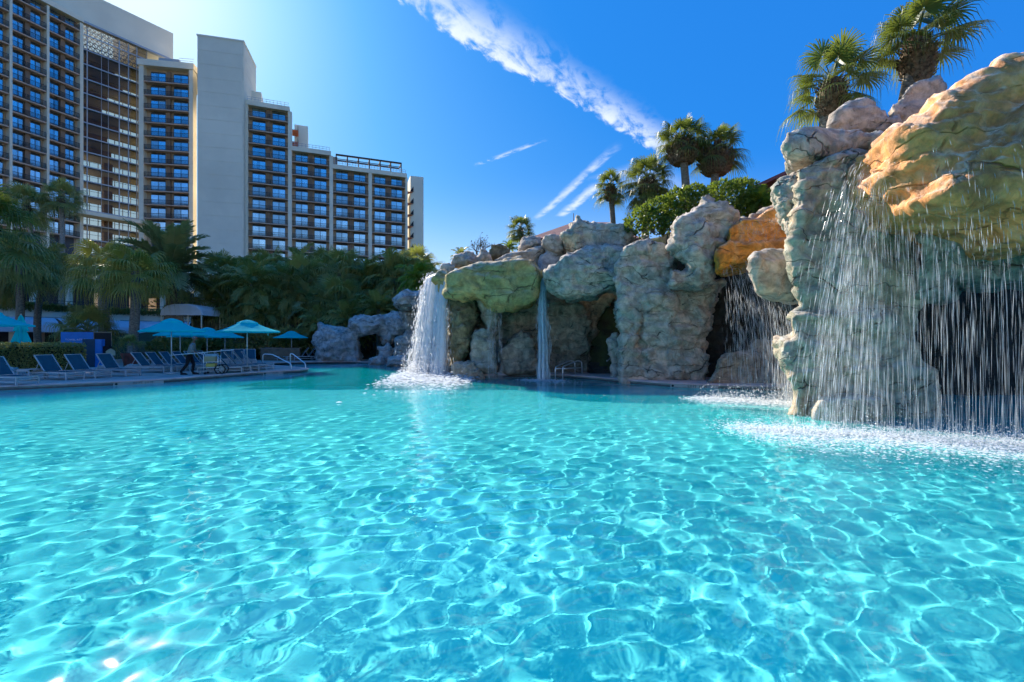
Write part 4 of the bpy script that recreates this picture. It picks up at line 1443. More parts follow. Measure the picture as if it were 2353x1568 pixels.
def glass_mat(name, tint, refl, tr):
    m = bpy.data.materials.new(name)
    m.use_nodes = True
    t = m.node_tree
    g = G(t)
    t.nodes.clear()
    out = g.n('OutputMaterial')
    gl = g.n('BsdfGlossy', {'Color': (.80, .97, 1.0), 'Roughness': .03})
    trn = g.n('BsdfTransparent', {'Color': tint})
    fr = g.n('Fresnel', {'IOR': 1.5}).outputs[0]
    oi = g.n('ObjectInfo').outputs['Random']
    f = g.m('ADD', g.m('MULTIPLY', fr, GL_K), g.m('MULTIPLY', g.m('ADD', oi, .35), refl), clamp=True)
    nz = g.noise(g.vmul(g.n('TexCoord').outputs['Object'], (.5, .5, .5)), .6, 2)
    bp = g.n('Bump', {'Strength': .25, 'Distance': .05, 'Height': g.m('ADD', nz, oi)})
    g.set(gl.inputs['Normal'], bp.outputs[0])
    mx = g.n('MixShader', {0: f, 1: trn.outputs[0], 2: gl.outputs[0]})
    t.links.new(mx.outputs[0], out.inputs[0])
    return m


GL_K = .8
GLASS = glass_mat('window_glass', (.88, .97, 1.0), .5, 0)
GL_K = .35
GLASS_AT = glass_mat('atrium_glass', (.70, .69, .65), .0, 0)

hotel = thing('hotel', 'stepped high-rise hotel with balconies, glass atrium and blank tower', 'building', (-70, 105, 0))
HB = Vector((-70, 105, 0))


class Face:
    """local frame on a facade: s along, d out of the wall, z up"""
    def __init__(s, A, B):
        A, B = Vector((A[0], A[1], 0)), Vector((B[0], B[1], 0))
        s.L = (B - A).length
        t = (B - A).normalized()
        n = Vector((t.y, -t.x, 0))
        s.M = Matrix(((t.x, n.x, 0, A.x - HB.x), (t.y, n.y, 0, A.y - HB.y), (0, 0, 1, 0), (0, 0, 0, 1)))

    def box(s, m, s0, s1, d0, d1, z0, z1):
        # s, d, z is left-handed with respect to x, y, z: swap to keep faces outward
        return m.box(s0, s1, -d1, -d0, z0, z1, s.M @ Matrix(((1, 0, 0, 0), (0, -1, 0, 0), (0, 0, 1, 0), (0, 0, 0, 1))))


def put(m, name, mat, parent=hotel, z=0, smooth=False):
    return link(name, m.mesh(name), mat, parent, smooth, (0, 0, z))


FLOOR0, FH = 51.0, 2.9
wr = random.Random(8)


def room_bay(fc, s0, s1, floors, wall_top, rooms=2, pier=.55, proj=1.3, wall_mat=H_BROWN, low=4.0):
    """a bay with two rooms: brown recessed wall, divider, and per floor a balcony slab with railing and two windows"""
    put(fc.box(MB(), s0, s1, -.4, 0, low, wall_top), 'wall', wall_mat)
    rw = (s1 - s0) / rooms
    for r in range(1, rooms):
        c = s0 + rw * r
        put(fc.box(MB(), c - .12 - .25, c + .12 + .25, .002, .5, low, wall_top - .4), 'divider', H_DARK)
    sl = fc.box(MB(), s0 + .003, s1 - .003, .003, proj, -.13, .10).mesh('balcony')
    sl.materials.append(H_SLAB)
    rm = MB()
    fc.box(rm, s0 + .02, s1 - .02, proj - .07, proj - .02, 1.02, 1.09)
    fc.box(rm, s0 + .02, s1 - .02, proj - .07, proj - .02, .16, .21)
    n = int((s1 - s0) / .16)
    for k in range(n + 1):
        c = s0 + .05 + (s1 - s0 - .1) * k / n
        fc.box(rm, c - .022, c + .022, proj - .065, proj - .025, .1, 1.05)
    rme = rm.mesh('railing')
    rme.materials.append(H_RAIL)
    fr, pn, ct = [], [], []
    for r in range(rooms):
        ww = rw * .63
        c0 = s0 + rw * r + rw * (.19 if r % 2 == 0 else .20)
        c1 = c0 + ww
        f = MB()
        for (a, b) in ((c0 - .06, c0), ((c0 + c1) / 2 - .05, (c0 + c1) / 2 + .05), (c1, c1 + .06)):
            fc.box(f, a, b, .01, .10, .12, 2.35)
        fc.box(f, c0 - .06, c1 + .06, .012, .098, 2.35, 2.45)
        me = f.mesh('window'); me.materials.append(H_FRAME)
        fr.append(me)
        pp = []
        for (a, b) in ((c0, (c0 + c1) / 2 - .05), ((c0 + c1) / 2 + .05, c1)):
            p = fc.box(MB(), a, b, .06, .075, .13, 2.35).mesh('pane'); p.materials.append(GLASS)
            pp.append(p)
        pn.append(pp)
        cc = []
        for (a, b) in ((0, 1), (0, .42), (.58, 1), (0, .3), (.75, 1), (.25, 1)):
            m_ = MB()
            x0, x1 = c0 + (c1 - c0) * a, c0 + (c1 - c0) * b
            nn = max(2, int((x1 - x0) / .12))
            vv = []
            for k in range(nn + 1):
                x = x0 + (x1 - x0) * k / nn
                dd = .030 + (.018 if k % 2 else 0)
                vv += [fc.M @ Vector((x, dd, .13)), fc.M @ Vector((x, dd, 2.34))]
            m_.add(vv, [(2 * k, 2 * k + 2, 2 * k + 3, 2 * k + 1) for k in range(nn)])
            q = m_.mesh('curtain'); q.materials.append(CURT)
            cc.append(q)
        ct.append(cc)
        # dark panel on the wall stands in for the unlit room
        put(fc.box(MB(), c0, c1, .004, .012, low, wall_top - .5), 'dark_backing', H_INT)
    for z in floors:
        b = link('balcony', sl, None, hotel, False, (0, 0, z))
        link('railing', rme, None, b)
        for r in range(rooms):
            w = link('window', fr[r], None, hotel, False, (0, 0, z))
            for p in pn[r]:
                link('pane', p, None, w)
            ch = wr.random()
            use = [0] if ch < .42 else ([1, 4] if ch < .6 else ([3, 2] if ch < .72 else ([5] if ch < .84 else ([1] if ch < .93 else []))))
            for u in use:
                link('curtain', ct[r][u], None, w)


def pier(fc, s0, s1, z0, z1, d=1.38, mat=H_WHITE):
    put(fc.box(MB(), s0, s1, -.35, d, z0, z1), 'pier', mat)


fl = lambda a, b: [FLOOR0 - FH * k for k in range(a, b)]
# right wing: four double bays stepping down
RW = Face((-58.6, 106.0), (-26.3, 119.0))
BW = RW.L / 4
tops = [54.4, 45.7, 42.8, 42.8]
start = [0, 3, 4, 4]
for i in range(4):
    s0, s1 = i * BW, (i + 1) * BW
    room_bay(RW, s0 + .45, s1 - .35, fl(start[i], 12), tops[i] - .5)
    put(RW.box(MB(), s0 + (.0 if i else -.2), s1, -12, 1.5, tops[i] - 1.0, tops[i]), 'parapet', H_WHITE)
    put(RW.box(MB(), s0 + .45, s1 - .35, -12, -.41, 0, tops[i] - 1.004), 'block', H_WHITE)
    pier(RW, s0 - .35 if i else -.2, s0 + .45, 2, tops[max(i - 1, 0) if i else 0] - 1.004)
    # roof railing
    rm = MB()
    for z in (.45, .9):
        RW.box(rm, s0 + .3, s1 - .3, 1.2, 1.25, tops[i] + z - .03, tops[i] + z + .03)
    for k in range(12):
        c = s0 + .3 + (BW - .6) * k / 11
        RW.box(rm, c - .03, c + .03, 1.2, 1.25, tops[i], tops[i] + .9)
    put(rm, 'roof_railing', H_MULL)
pier(RW, RW.L - .35, RW.L + .2, 2, tops[3] - 1.004)
# roof houses
put(RW.box(MB(), -1, 2.6, -9, -3, tops[0] - .01, tops[0] + 4.2), 'roof_house', H_PANEL)
put(RW.box(MB(), BW + .6, BW + 3.6, -13, -7.5, tops[1] - .01, tops[1] + 8.6), 'roof_house', H_PANEL)
for zz in (tops[1] + 3.1, tops[1] + 5.9):
    put(RW.box(MB(), BW + .15, BW + 1.5, -7.4, -4.2, zz - .2, zz + .1), 'side_balcony', H_RUST)
    rm = MB()
    for k in range(8):
        RW.box(rm, BW + 1.42, BW + 1.5, -7.3 + k * .42, -7.26 + k * .42, zz + .1, zz + 1.15)
    RW.box(rm, BW + 1.42, BW + 1.5, -7.4, -4.2, zz + 1.15, zz + 1.22)
    put(rm, 'side_railing', H_RAIL)
# pergola on the lower roof
pg = MB()
p0, p1 = BW * 2 + 1.2, BW * 4 - 1.0
for k in range(7):
    c = p0 + (p1 - p0) * k / 6
    RW.box(pg, c - .12, c + .12, -1.2, -.9, tops[3], tops[3] + 3.0)
RW.box(pg, p0 - .12, p1 + .12, -1.25, -.85, tops[3] + 3.0, tops[3] + 3.35)
RW.box(pg, p0 - .12, p1 + .12, -1.2, -1.1, tops[3] + 2.2, tops[3] + 2.35)
RW.box(pg, p0 - .12, p1 + .12, -5, -4.7, tops[3] + 3.0, tops[3] + 3.35)
for k in range(7):
    c = p0 + (p1 - p0) * k / 6
    RW.box(pg, c - .1, c + .1, -4.69, -1.26, tops[3] + 3.02, tops[3] + 3.3)
put(pg, 'pergola', H_RAIL)
put(RW.box(MB(), BW * 2 + .2, BW * 2 + 1.5, -4, -1, tops[3], tops[3] + 2.6), 'roof_house', H_BROWN)
# end wall with the side balconies seen edge on
EW = Face((-25.7, 121.5), (-22.6, 122.6))
put(EW.box(MB(), .0, EW.L, -9, 0, 2, 43.6), 'end_wall', H_PANEL)
for k, z in enumerate(fl(4, 13)):
    m_ = MB()
    a = EW.M @ Vector((-.3, .1, z))
    m_.add([EW.M @ Vector(q) for q in ((-.9, .2, z + .1), (.75, .05, z + .1), (.55, .3, z + .95 - 1.0), (-.9, .3, z - .75), (-.9, -1.2, z + .1), (.75, -.0, z + .12))], [(0, 3, 2, 1), (0, 1, 5, 4)])
    put(m_, 'side_balcony', H_RUST)
    m_ = MB()
    m_.add([EW.M @ Vector(q) for q in ((-.2, .12, z + .15), (.75, .12, z + .15), (.75, .12, z + 1.5))], [(0, 1, 2)])
    put(m_, 'side_railing', H_RAIL)
# blank tower, clad in panels one storey tall
TW = Face((-66.2, 101.0), (-57.7, 103.2))
put(TW.box(MB(), .06, TW.L - .06, -10, -.06, 0, 65.9), 'tower_core', H_WHITE)
z = 66.0
while z > 5:
    put(TW.box(MB(), 0, TW.L - .35, -.06, 0, z - FH + .05, z), 'panel', H_PANEL)
    put(TW.box(MB(), TW.L - .06, TW.L, -10, -.45, z - FH + .05, z), 'panel', H_PANEL)
    z -= FH
put(TW.box(MB(), TW.L - .34, TW.L - .005, -.44, -.012, 0, 66.0), 'corner_strip', H_WHITE)
put(TW.box(MB(), -.15, TW.L + .1, -10, .1, 66.003, 66.35), 'coping', H_PANEL)
# block between atrium and tower
CB = Face((-79.0, 102.6), (-68.0, 104.6))
room_bay(CB, .9, 9.6, [FLOOR0 + FH * 2 - FH * k for k in range(0, 12)], 60.0)
put(CB.box(MB(), -.2, 10.6, -10, 1.6, 60.0, 61.3), 'parapet', H_WHITE)
pier(CB, .0, .9, 2, 59.99)
pier(CB, 9.6, 10.4, 2, 59.99)
put(CB.box(MB(), 2.6, 6.6, -5, -1.0, 61.3, 63.2), 'roof_unit', AC_MAT)
put(CB.box(MB(), 6.7, 7.4, -4.6, -1.4, 61.3, 62.9), 'roof_unit', AC_MAT)
rm = MB()
for zz in (.5, 1.0):
    CB.box(rm, 7.6, 10.5, 1.2, 1.25, 61.3 + zz, 61.36 + zz)
put(rm, 'roof_railing', H_MULL)
# left wing
LW = Face((-94.5, 71.3), (-85.7, 94.5))
nb = 3
bw = 5.2
for i in range(nb):
    s1 = LW.L - i * bw
    s0 = s1 - bw
    room_bay(LW, s0 + .38, s1 - .05, [FLOOR0 + FH * 4 - FH * k for k in range(0, 15)], 64.4, proj=1.15)
    pier(LW, s0 + .0, s0 + .38, 2, 64.2, 1.2)
pier(LW, LW.L - .05, LW.L + .5, 2, 64.2, 1.2)
put(LW.box(MB(), LW.L - nb * bw, LW.L + .5, -9, 1.4, 64.41, 65.3), 'parapet', H_WHITE)
put(LW.box(MB(), LW.L - nb * bw, LW.L + .45, -9, -.41, 0, 64.2), 'block', H_WHITE)
# low white canopy edges under the wings
put(LW.box(MB(), LW.L - 12, LW.L + 1, -3, 2.4, 17.0, 17.9), 'canopy', H_WHITE)
# atrium glass wall
AT = Face((-85.5, 94.9), (-79.2, 104.2))
lev = [FLOOR0 + FH * 3 - FH * k for k in range(0, 18)]
zt = 65.0
put(AT.box(MB(), .0, AT.L, -.02, .02, 6, zt), 'glass_wall', GLASS_AT)
mv = [0.02, .10, .3, .4, .56, .70, .83, .99]
for i, q in enumerate(mv):
    w = .16 if i in (1, 4, 5, 6) else .05
    put(AT.box(MB(), AT.L * q - w / 2, AT.L * q + w / 2, .025, .22, 6, zt), 'mullion', H_MULL)
for z in lev + [FLOOR0 + FH * 4]:
    put(AT.box(MB(), 0, AT.L, .222, .30, z - .10, z + .12), 'transom', H_MULL)
    put(AT.box(MB(), 0, AT.L, .024, .10, z + 1.05, z + 1.1), 'handrail', H_RAIL)
    if z < FLOOR0 + FH * 3.5:
        put(AT.box(MB(), .05, AT.L - .05, -5.0, -.05, z - .25, z + .05), 'gallery_floor', H_GAL)
        bl = MB()
        for k in range(9):
            c = AT.L * k / 8
            AT.box(bl, c - .06, c + .06, -5.0, -4.9, z + .05, z + FH - .26)
        AT.box(bl, 0, AT.L, -5.0, -4.92, z + .9, z + 1.0)
        put(bl, 'back_mullions', H_MULL)
        if z > 38:
            put(AT.box(MB(), .05, AT.L * wr.uniform(.4, .8), -4.88, -4.7, z + .05, z + FH - .26), 'gallery_wall', H_DARK)
        else:
            put(AT.box(MB(), AT.L * .42, AT.L * .55, -4.88, -3.2, z + .05, z + FH - .26), 'lift_core', H_DARK)
# roof truss behind the top of the glass
tr = MB()
for a in range(14):
    for b in range(6):
        zz = lambda q: 60.4 + 1.3 * q
        p = AT.M @ Vector((AT.L * a / 14, -.8 - b * 1.0, zz(b)))
        q = AT.M @ Vector((AT.L * (a + 1) / 14, -.8 - b * 1.0, zz(b)))
        u_ = AT.M @ Vector((AT.L * (a + .5) / 14, -.8 - (b + 1) * 1.0, zz(b + 1)))
        for e0, e1 in ((p, q), (p, u_), (u_, q)):
            tr.bar(e0, e1, .11)
put(tr, 'roof_truss', H_MULL)
# great roof fascia over atrium
RF = Face((-92.0, 84.4), (-76.8, 108.4))
put(RF.box(MB(), 0, RF.L, -1.0, .6, 65.0, 71.0), 'roof_fascia', H_PANEL)
put(RF.box(MB(), RF.L - 1.0, RF.L, -14, -1.003, 65.0, 71.0), 'roof_side', H_PANEL)
put(RF.box(MB(), -6, RF.L * .25, -14, -1.003, 65.0, 71.0), 'roof_side', H_PANEL)
put(RF.box(MB(), RF.L * .78, RF.L - 1.004, -14, -1.003, 65.0, 70.9), 'roof_deck', H_PANEL)
put(RF.box(MB(), .4, RF.L - .6, .05, .9, 64.6, 64.99), 'soffit_beam', H_MULL)
# low canopy and lobby front below the glass
put(AT.box(MB(), -1, AT.L + 1.5, .4, 3.6, 26.3, 27.0), 'canopy', H_WHITE)
# white ledges that show between the trees
for (x0, x1, yy_, zt_, zb_) in ((-62, -44, 74, 12.6, 12.0), (-60, -40, 70, 8.6, 7.9)):
    put(MB().box(x0 - HB.x, x1 - HB.x, yy_ - HB.y, yy_ + 4 - HB.y, zb_, zt_), 'terrace_ledge', H_WHITE)

# ---------------------------------------------------------------- pool-side cafe: curved white band, awning, columns
cafe = thing('cafe_building', 'low curved white cafe building with pale awning behind the loungers', 'building', (-42, 50, 0))
CBs = Vector((-42, 50, 0))
AWN = principled('awning_cloth', (.62, .68, .76), .8, .05, 1.0)
arc = []
for x, Y in ((-160, 42), (0, 46), (120, 49.5), (245, 55), (330, 58), (440, 60)):
    arc.append(Vector(((x - CX) / F * Y, Y, 0)))
arcs = []
for i in range(len(arc) - 1):
    for j in range(4):
        arcs.append(arc[i].lerp(arc[i + 1], j / 4))
arcs.append(arc[-1])


def arc_strip(name, prof, mat, i0=0, i1=None):
    """prof: (offset toward the pool, z)"""
    pts = arcs[i0:i1]
    vs, fs = [], []
    n = len(prof)
    for i, p in enumerate(pts):
        a, b = pts[max(i - 1, 0)], pts[min(i + 1, len(pts) - 1)]
        t = (b - a).normalized()
        nn = Vector((t.y, -t.x, 0))
        for d, z in prof:
            vs.append(tuple(p + nn * d + Vector((0, 0, z)) - CBs))
    for i in range(len(pts) - 1):
        for k in range(n - 1):
            fs.append((i * n + k, (i + 1) * n + k, (i + 1) * n + k + 1, i * n + k + 1))
    return link(name, raw_mesh(name, vs, fs), mat, cafe)


arc_strip('fascia_band', [(0, 4.2), (0, 5.05), (-.4, 5.05), (-8, 5.0)], H_WHITE)
for i in range(0, len(arcs) - 2, 2):
    arc_strip('awning', [(.05, 4.15), (.6, 4.05), (1.15, 3.75), (1.55, 3.3), (1.7, 2.75), (1.7, 2.62)], AWN, i, i + 3)
arc_strip('back_wall', [(-3, 0), (-3, 4.2)], H_INT)
arc_strip('ceiling', [(-3, 4.1), (0, 4.19)], H_DARK)
WARM = bpy.data.materials.new('lamp_glow'); WARM.use_nodes = True
_b = WARM.node_tree.nodes['Principled BSDF']; _b.inputs['Emission Color'].default_value = (1, .62, .28, 1); _b.inputs['Emission Strength'].default_value = .12; _b.inputs['Base Color'].default_value = (.6, .45, .3, 1)
for i in range(1, len(arcs) - 1, 2):
    p = arcs[i] - CBs
    MB().box(p.x - .25, p.x + .25, p.y - .25, p.y + .25, .1, 4.2).build('column', H_WHITE if i % 4 == 1 else H_BROWN, cafe)
for i, dx in ((7, .9), (8, 1.2), (9, .6), (12, .3)):
    p = arcs[i] - CBs
    MB().box(p.x - .1 + dx, p.x + 1.3 + dx, p.y + 2.4, p.y + 2.5, 1.0, 2.6).build('lit_window', WARM, cafe)
# upper terrace
arc_strip('terrace_wall', [(-6, 5.0), (-6, 8.2)], H_INT)
arc_strip('terrace_roof', [(-2.6, 8.2), (-2.6, 8.9), (-9, 9.1)], H_WHITE)
for i in range(1, len(arcs), 3):
    p = arcs[i] + Vector((0, 3.2, 0)) - CBs
    MB().box(p.x - .22, p.x + .22, p.y - .2, p.y + .2, 5.0, 8.3).build('terrace_column', H_WHITE, cafe)
for i in (8, 11, 13, 15):
    p = arcs[i] + Vector((0, 5.6, 0)) - CBs
    MB().box(p.x - .45, p.x + .45, p.y - .1, p.y + .1, 5.3, 7.2).build('lit_window', WARM, cafe)
rm = MB()
for z in (5.35, 5.65, 5.95):
    rm.tube([p + Vector((.2, .5, z)) - CBs for p in arcs], .03, 4)
rm.build('terrace_railing', H_RAIL, cafe)
# ivy along the band
vs = leaf_cloud(5000, lambda r: (lambda i: (arcs[i].lerp(arcs[i + 1], r.random()) + Vector((.05, -.15 + r.gauss(0, .2), 5.2 + r.gauss(0, .16))) - CBs, Vector((.3, -1, .3))))(r.randrange(len(arcs) - 1)), .28, 5)
link('ivy', vs, LEAF_DARK, cafe)

# white tent pavilion on the terrace
pv = P(440, 784, 42.5)
tent = thing('pavilion', 'white barrel-roofed tent pavilion between the date palm and the grove', 'pavilion', (pv.x, pv.y, 0))
CLOTH = principled('tent_cloth', (.70, .71, .73), .85, .06, 1.5)
m_ = MB()
prof = [(-2.15, 4.35), (-2.0, 4.9), (-1.5, 5.25), (-.7, 5.42), (.7, 5.42), (1.5, 5.25), (2.0, 4.9), (2.15, 4.35)]
vs, fs = [], []
for j, y in enumerate((-1.6, -1.5, 0, 1.5, 1.6)):
    kz = (.86, 1, 1.0, 1, .86)[j]
    for x, z in prof:
        vs.append((x * (.97 if j in (0, 4) else 1), y, 4.35 + (z - 4.35) * kz))
for j in range(4):
    for k in range(7):
        fs.append((j * 8 + k, j * 8 + k + 1, (j + 1) * 8 + k + 1, (j + 1) * 8 + k))
fs += [tuple(range(8))[::-1], tuple(range(32, 40))]
link('canopy', raw_mesh('canopy', vs, fs), CLOTH, tent, False)
for x, y in ((-2.0, -1.5), (2.0, -1.5), (-2.0, 1.5), (2.0, 1.5), (.6, -1.4)):
    MB().tube([(x, y, .1), (x, y, 4.4)], .06, 6).build('post', H_WHITE, tent)
MB().add([(-1.9, -1.3, 2.0), (.3, -1.3, 2.0), (0, -1.25, 4.3), (-1.9, -1.25, 4.3)], [(0, 1, 2, 3)]).build('curtain', principled('tent_curtain', (.26, .20, .14), .9, .2, 3), tent)
MB().box(-2.4, 2.4, -2, 2.2, .1, 2.0).build('plinth', H_DARK, tent)
tent.scale = (.86, .86, .91)
t2 = copy_tree(tent)
pv = P(490, 784, 47)
t2.location = (pv.x, pv.y, .9)
t2.rotation_euler = (0, 0, .6)
t2['label'] = 'white sloping tent roof half hidden behind the pavilion'

# ---------------------------------------------------------------- roofs on the skyline behind the grotto
TILE = principled('roof_tile', (.42, .22, .17), .9, .2, 2, .03, 12, stretch=(1, 6, 1))
EAVE = principled('eave_brown', (.11, .06, .05), .7, .2, 2)
h = thing('roof_house', 'house with a pink tiled hip roof on the skyline behind the grotto', 'building', (2.5, 34, 0))
HBs = Vector((2.5, 34, 0))
e0, e1, rt = P(1212, 548, 34), P(1345, 548, 34), P(1318, 511, 38)
MB().add([e0 - HBs, e1 + Vector((4, 0, 0)) - HBs, rt + Vector((3, 0, 0)) - HBs, rt - HBs, e0 + Vector((0, 9, 0)) - HBs], [(0, 1, 2, 3), (0, 3, 4)]).build('roof', TILE, h)
MB().box(e0.x - HBs.x, e1.x + 4 - HBs.x, -.1, .1, e0.z - .28, e0.z - .01).build('eave', EAVE, h)
MB().box(e0.x + .8 - HBs.x, e1.x + 3 - HBs.x, 1.2, 7, 6, e0.z - .01).build('wall', H_WHITE, h)
MB().tube([rt - HBs, rt + Vector((0, 0, .7)) - HBs], .03, 5).build('finial', EAVE, h)
h = thing('eave_house', 'dark red brown roof eave behind the bushes, left of the pillar cap', 'building', (13, 24.5, 0))
HBs = Vector((13, 24.5, 0))
a, b_ = P(1712, 436, 24), P(1850, 372, 22.5)
dn = Vector((0, 0, -.16))
MB().hexa([a + dn - HBs, b_ + dn - HBs, b_ + dn + Vector((3, 6, 0)) - HBs, a + dn + Vector((3, 6, 0)) - HBs, a - HBs, b_ - HBs, b_ + Vector((3, 6, .0)) - HBs, a + Vector((3, 6, 0)) - HBs]).build('roof', principled('roof_metal', (.22, .07, .07), .5, .1, 2), h)
wd = Vector((0, .5, -.17))
MB().hexa([a + Vector((1.2, .6, -1.9)) - HBs, b_ + Vector((0, .6, -3.2)) - HBs, b_ + Vector((3, 5, -3.2)) - HBs, a + Vector((3, 5, -1.9)) - HBs, a + Vector((.2, .6, -.18)) - HBs, b_ + Vector((0, .6, -.18)) - HBs, b_ + Vector((3, 5, -.18)) - HBs, a + Vector((3, 5, -.18)) - HBs]).build('wall', EAVE, h)
# ---------------------------------------------------------------- deck furniture
FRAME = principled('lounger_frame', (.42, .45, .46), .45, .05, 3, metal=.2)
SLING = principled('lounger_sling', (.03, .095, .13), .9, .1, 6, .002, 120, spec=.05)
STEEL = principled('stainless', (.85, .86, .86), .35, metal=.75)
BRONZE = principled('bronze_rail', (.14, .10, .07), .4, metal=.6)
CANVAS = principled('umbrella_canvas', (.01, .70, .70), .9, .05, 2, spec=.05)
CANVAS.node_tree.nodes['Principled BSDF'].inputs['Roughness'].default_value = .85
_t = CANVAS.node_tree
_g = G(_t)
_tr = _g.n('BsdfTranslucent', {'Color': (.01, .70, .78)})
_mx = _g.n('MixShader', {0: .4, 1: _t.nodes['Principled BSDF'].outputs[0], 2: _tr.outputs[0]})
_t.links.new(_mx.outputs[0], _t.nodes['Material Output'].inputs[0])
POLE = principled('umbrella_pole', (.62, .62, .60), .4, metal=.3)


def make_lounger(label, loc, rz, back=52):
    """head at x = -.95, foot at x = .95"""
    o = thing('sun_lounger', label, 'sun lounger', loc, rz)
    f = MB()
    for s in (-1, 1):
        f.box(-.95, .95, s * .34 - .022, s * .34 + .022, .27, .33)
        f.box(-.90, .90, s * .34 - .018, s * .34 + .018, .12, .15)
    for x in (-.95, .91):
        f.box(x, x + .04, -.318, .318, .272, .328)
        f.box(x, x + .04, -.318, .318, .19, .22)
        f.box(x, x + .04, -.318, .318, .10, .13)
    f.build('frame', FRAME, o)
    for x in (-.96, .91):
        for s in (-1, 1):
            MB().box(x, x + .05, s * .345 - .025, s * .345 + .025, 0, .269).build('leg', FRAME, o)
    sm = MB()
    vs = []
    for i in range(7):
        x = -.16 + 1.06 * i / 6
        for y in (-.315, 0, .315):
            vs.append((x, y, .335 - .025 * math.sin(math.pi * i / 6) * (1 if y == 0 else .5)))
    sm.add(vs, [(i * 3 + k, i * 3 + k + 1, i * 3 + k + 4, i * 3 + k + 3) for i in range(6) for k in range(2)])
    sm.build('seat_sling', SLING, o, True)
    a = R(180 - back)
    dx, dz = math.cos(a), math.sin(a)
    h = Vector((-.16, 0, .34))
    b = MB()
    for s in (-1, 1):
        b.bar(h + Vector((0, s * .33, 0)), h + Vector((dx * .86, s * .33, dz * .86)), .035)
        b.bar(h + Vector((dx * .5, s * .30, dz * .5)), Vector((-.72, s * .30, .29)), .022)
    b.bar(h + Vector((dx * .855, -.33, dz * .855)), h + Vector((dx * .855, .33, dz * .855)), .032)
    bf = b.build('backrest', FRAME, o)
    vs = []
    for i in range(5):
        t = .03 + .82 * i / 4
        for y in (-.315, 0, .315):
            sag = .03 * math.sin(math.pi * i / 4) * (1 if y == 0 else .4)
            vs.append((h.x + dx * t - sag * dz * 1, y, h.z + dz * t - sag * abs(dx)))
    MB().add(vs, [(i * 3 + k, i * 3 + k + 1, i * 3 + k + 4, i * 3 + k + 3) for i in range(4) for k in range(2)]).build('back_sling', SLING, bf, True)
    return o


proto = None


def place_lounger(label, loc, rz, group):
    global proto
    if proto is None:
        proto = o = make_lounger(label, loc, rz)
    else:
        o = copy_tree(proto)
        o.location = loc
        o.rotation_euler = (0, 0, rz)
        o['label'] = label
    o['group'] = group
    return o


# near row along the pool edge: foot end towards the water
near = [(16, 884), (130, 872), (196, 868), (266, 864)]
for i, (px_, py_) in enumerate(near):
    c = GP(px_, py_)
    lab = ['lounger foot cut off by the left picture edge', 'near-row lounger in front of the hedge end', 'near-row lounger in front of the towel return sign', 'near-row lounger in front of the red planter side'][i]
    place_lounger('grey blue ' + lab, c, R(-10), 'loungers in the near row')
for i in range(6):
    c = Vector((-18.35 + .10 * i, 24.3 + .82 * i, DECK))
    place_lounger('%s grey blue lounger from the front in the row behind the man' % ORD[i], c, R(2), 'loungers in the row behind the man')
for i in range(5):
    c = Vector((-14.55 - .36 * i + .55 * i * .6, 24.0 + .86 * i, DECK))
    place_lounger('%s grey blue lounger from the front in the row on the peninsula' % ORD[i], c, R(24), 'loungers on the peninsula')
for i, px_ in enumerate((630, 650, 688, 704)):
    c = P(px_, 800, 40)
    c.z = .168
    place_lounger('%s far lounger from the left beneath the farthest umbrella' % ORD[i], c, R(-150 if i > 1 else -30), 'loungers under the farthest umbrella')
for i, px_ in enumerate((520, 548, 575)):
    c = P(px_, 800, 33.5 + .3 * i)
    c.z = DECK
    place_lounger('%s lounger with its back to the planting, behind the peninsula row' % ['left', 'middle', 'right'][i], c, R(-60), 'loungers before the planting')


def side_table(label, loc, rz, s=.5, h=.45):
    o = thing('side_table', label, 'table', loc, rz, 'low metal side tables')
    m = MB()
    for k in range(5):
        y = -s / 2 + s * (k + .1) / 5
        m.box(-s / 2, s / 2, y, y + s * .16, h - .03, h)
    m.build('tabletop', FRAME, o)
    f = MB()
    for sgn in (-1, 1):
        f.box(-s / 2, s / 2, sgn * s / 2 - .02, sgn * s / 2 + .02, h - .09, h - .035)
    f.build('apron', FRAME, o)
    for x in (-1, 1):
        for y in (-1, 1):
            MB().box(x * (s / 2 - .02) - .025, x * (s / 2 - .02) + .025, y * (s / 2 - .02) - .024, y * (s / 2 - .02) + .024, 0, h - .092).build('leg', FRAME, o)
    return o


side_table('low slatted metal side table left of the first whole lounger', GP(72, 873), R(-10), .6)
for i, (px_, Y) in enumerate(((500, 29.5), (486, 31), (515, 32), (470, 33), (497, 34.5))):
    c = P(px_, 800, Y); c.z = DECK
    side_table('%s small metal table in the cluster under the middle umbrellas' % ORD[i], c, R(20 * i), .45, .42)

# umbrellas


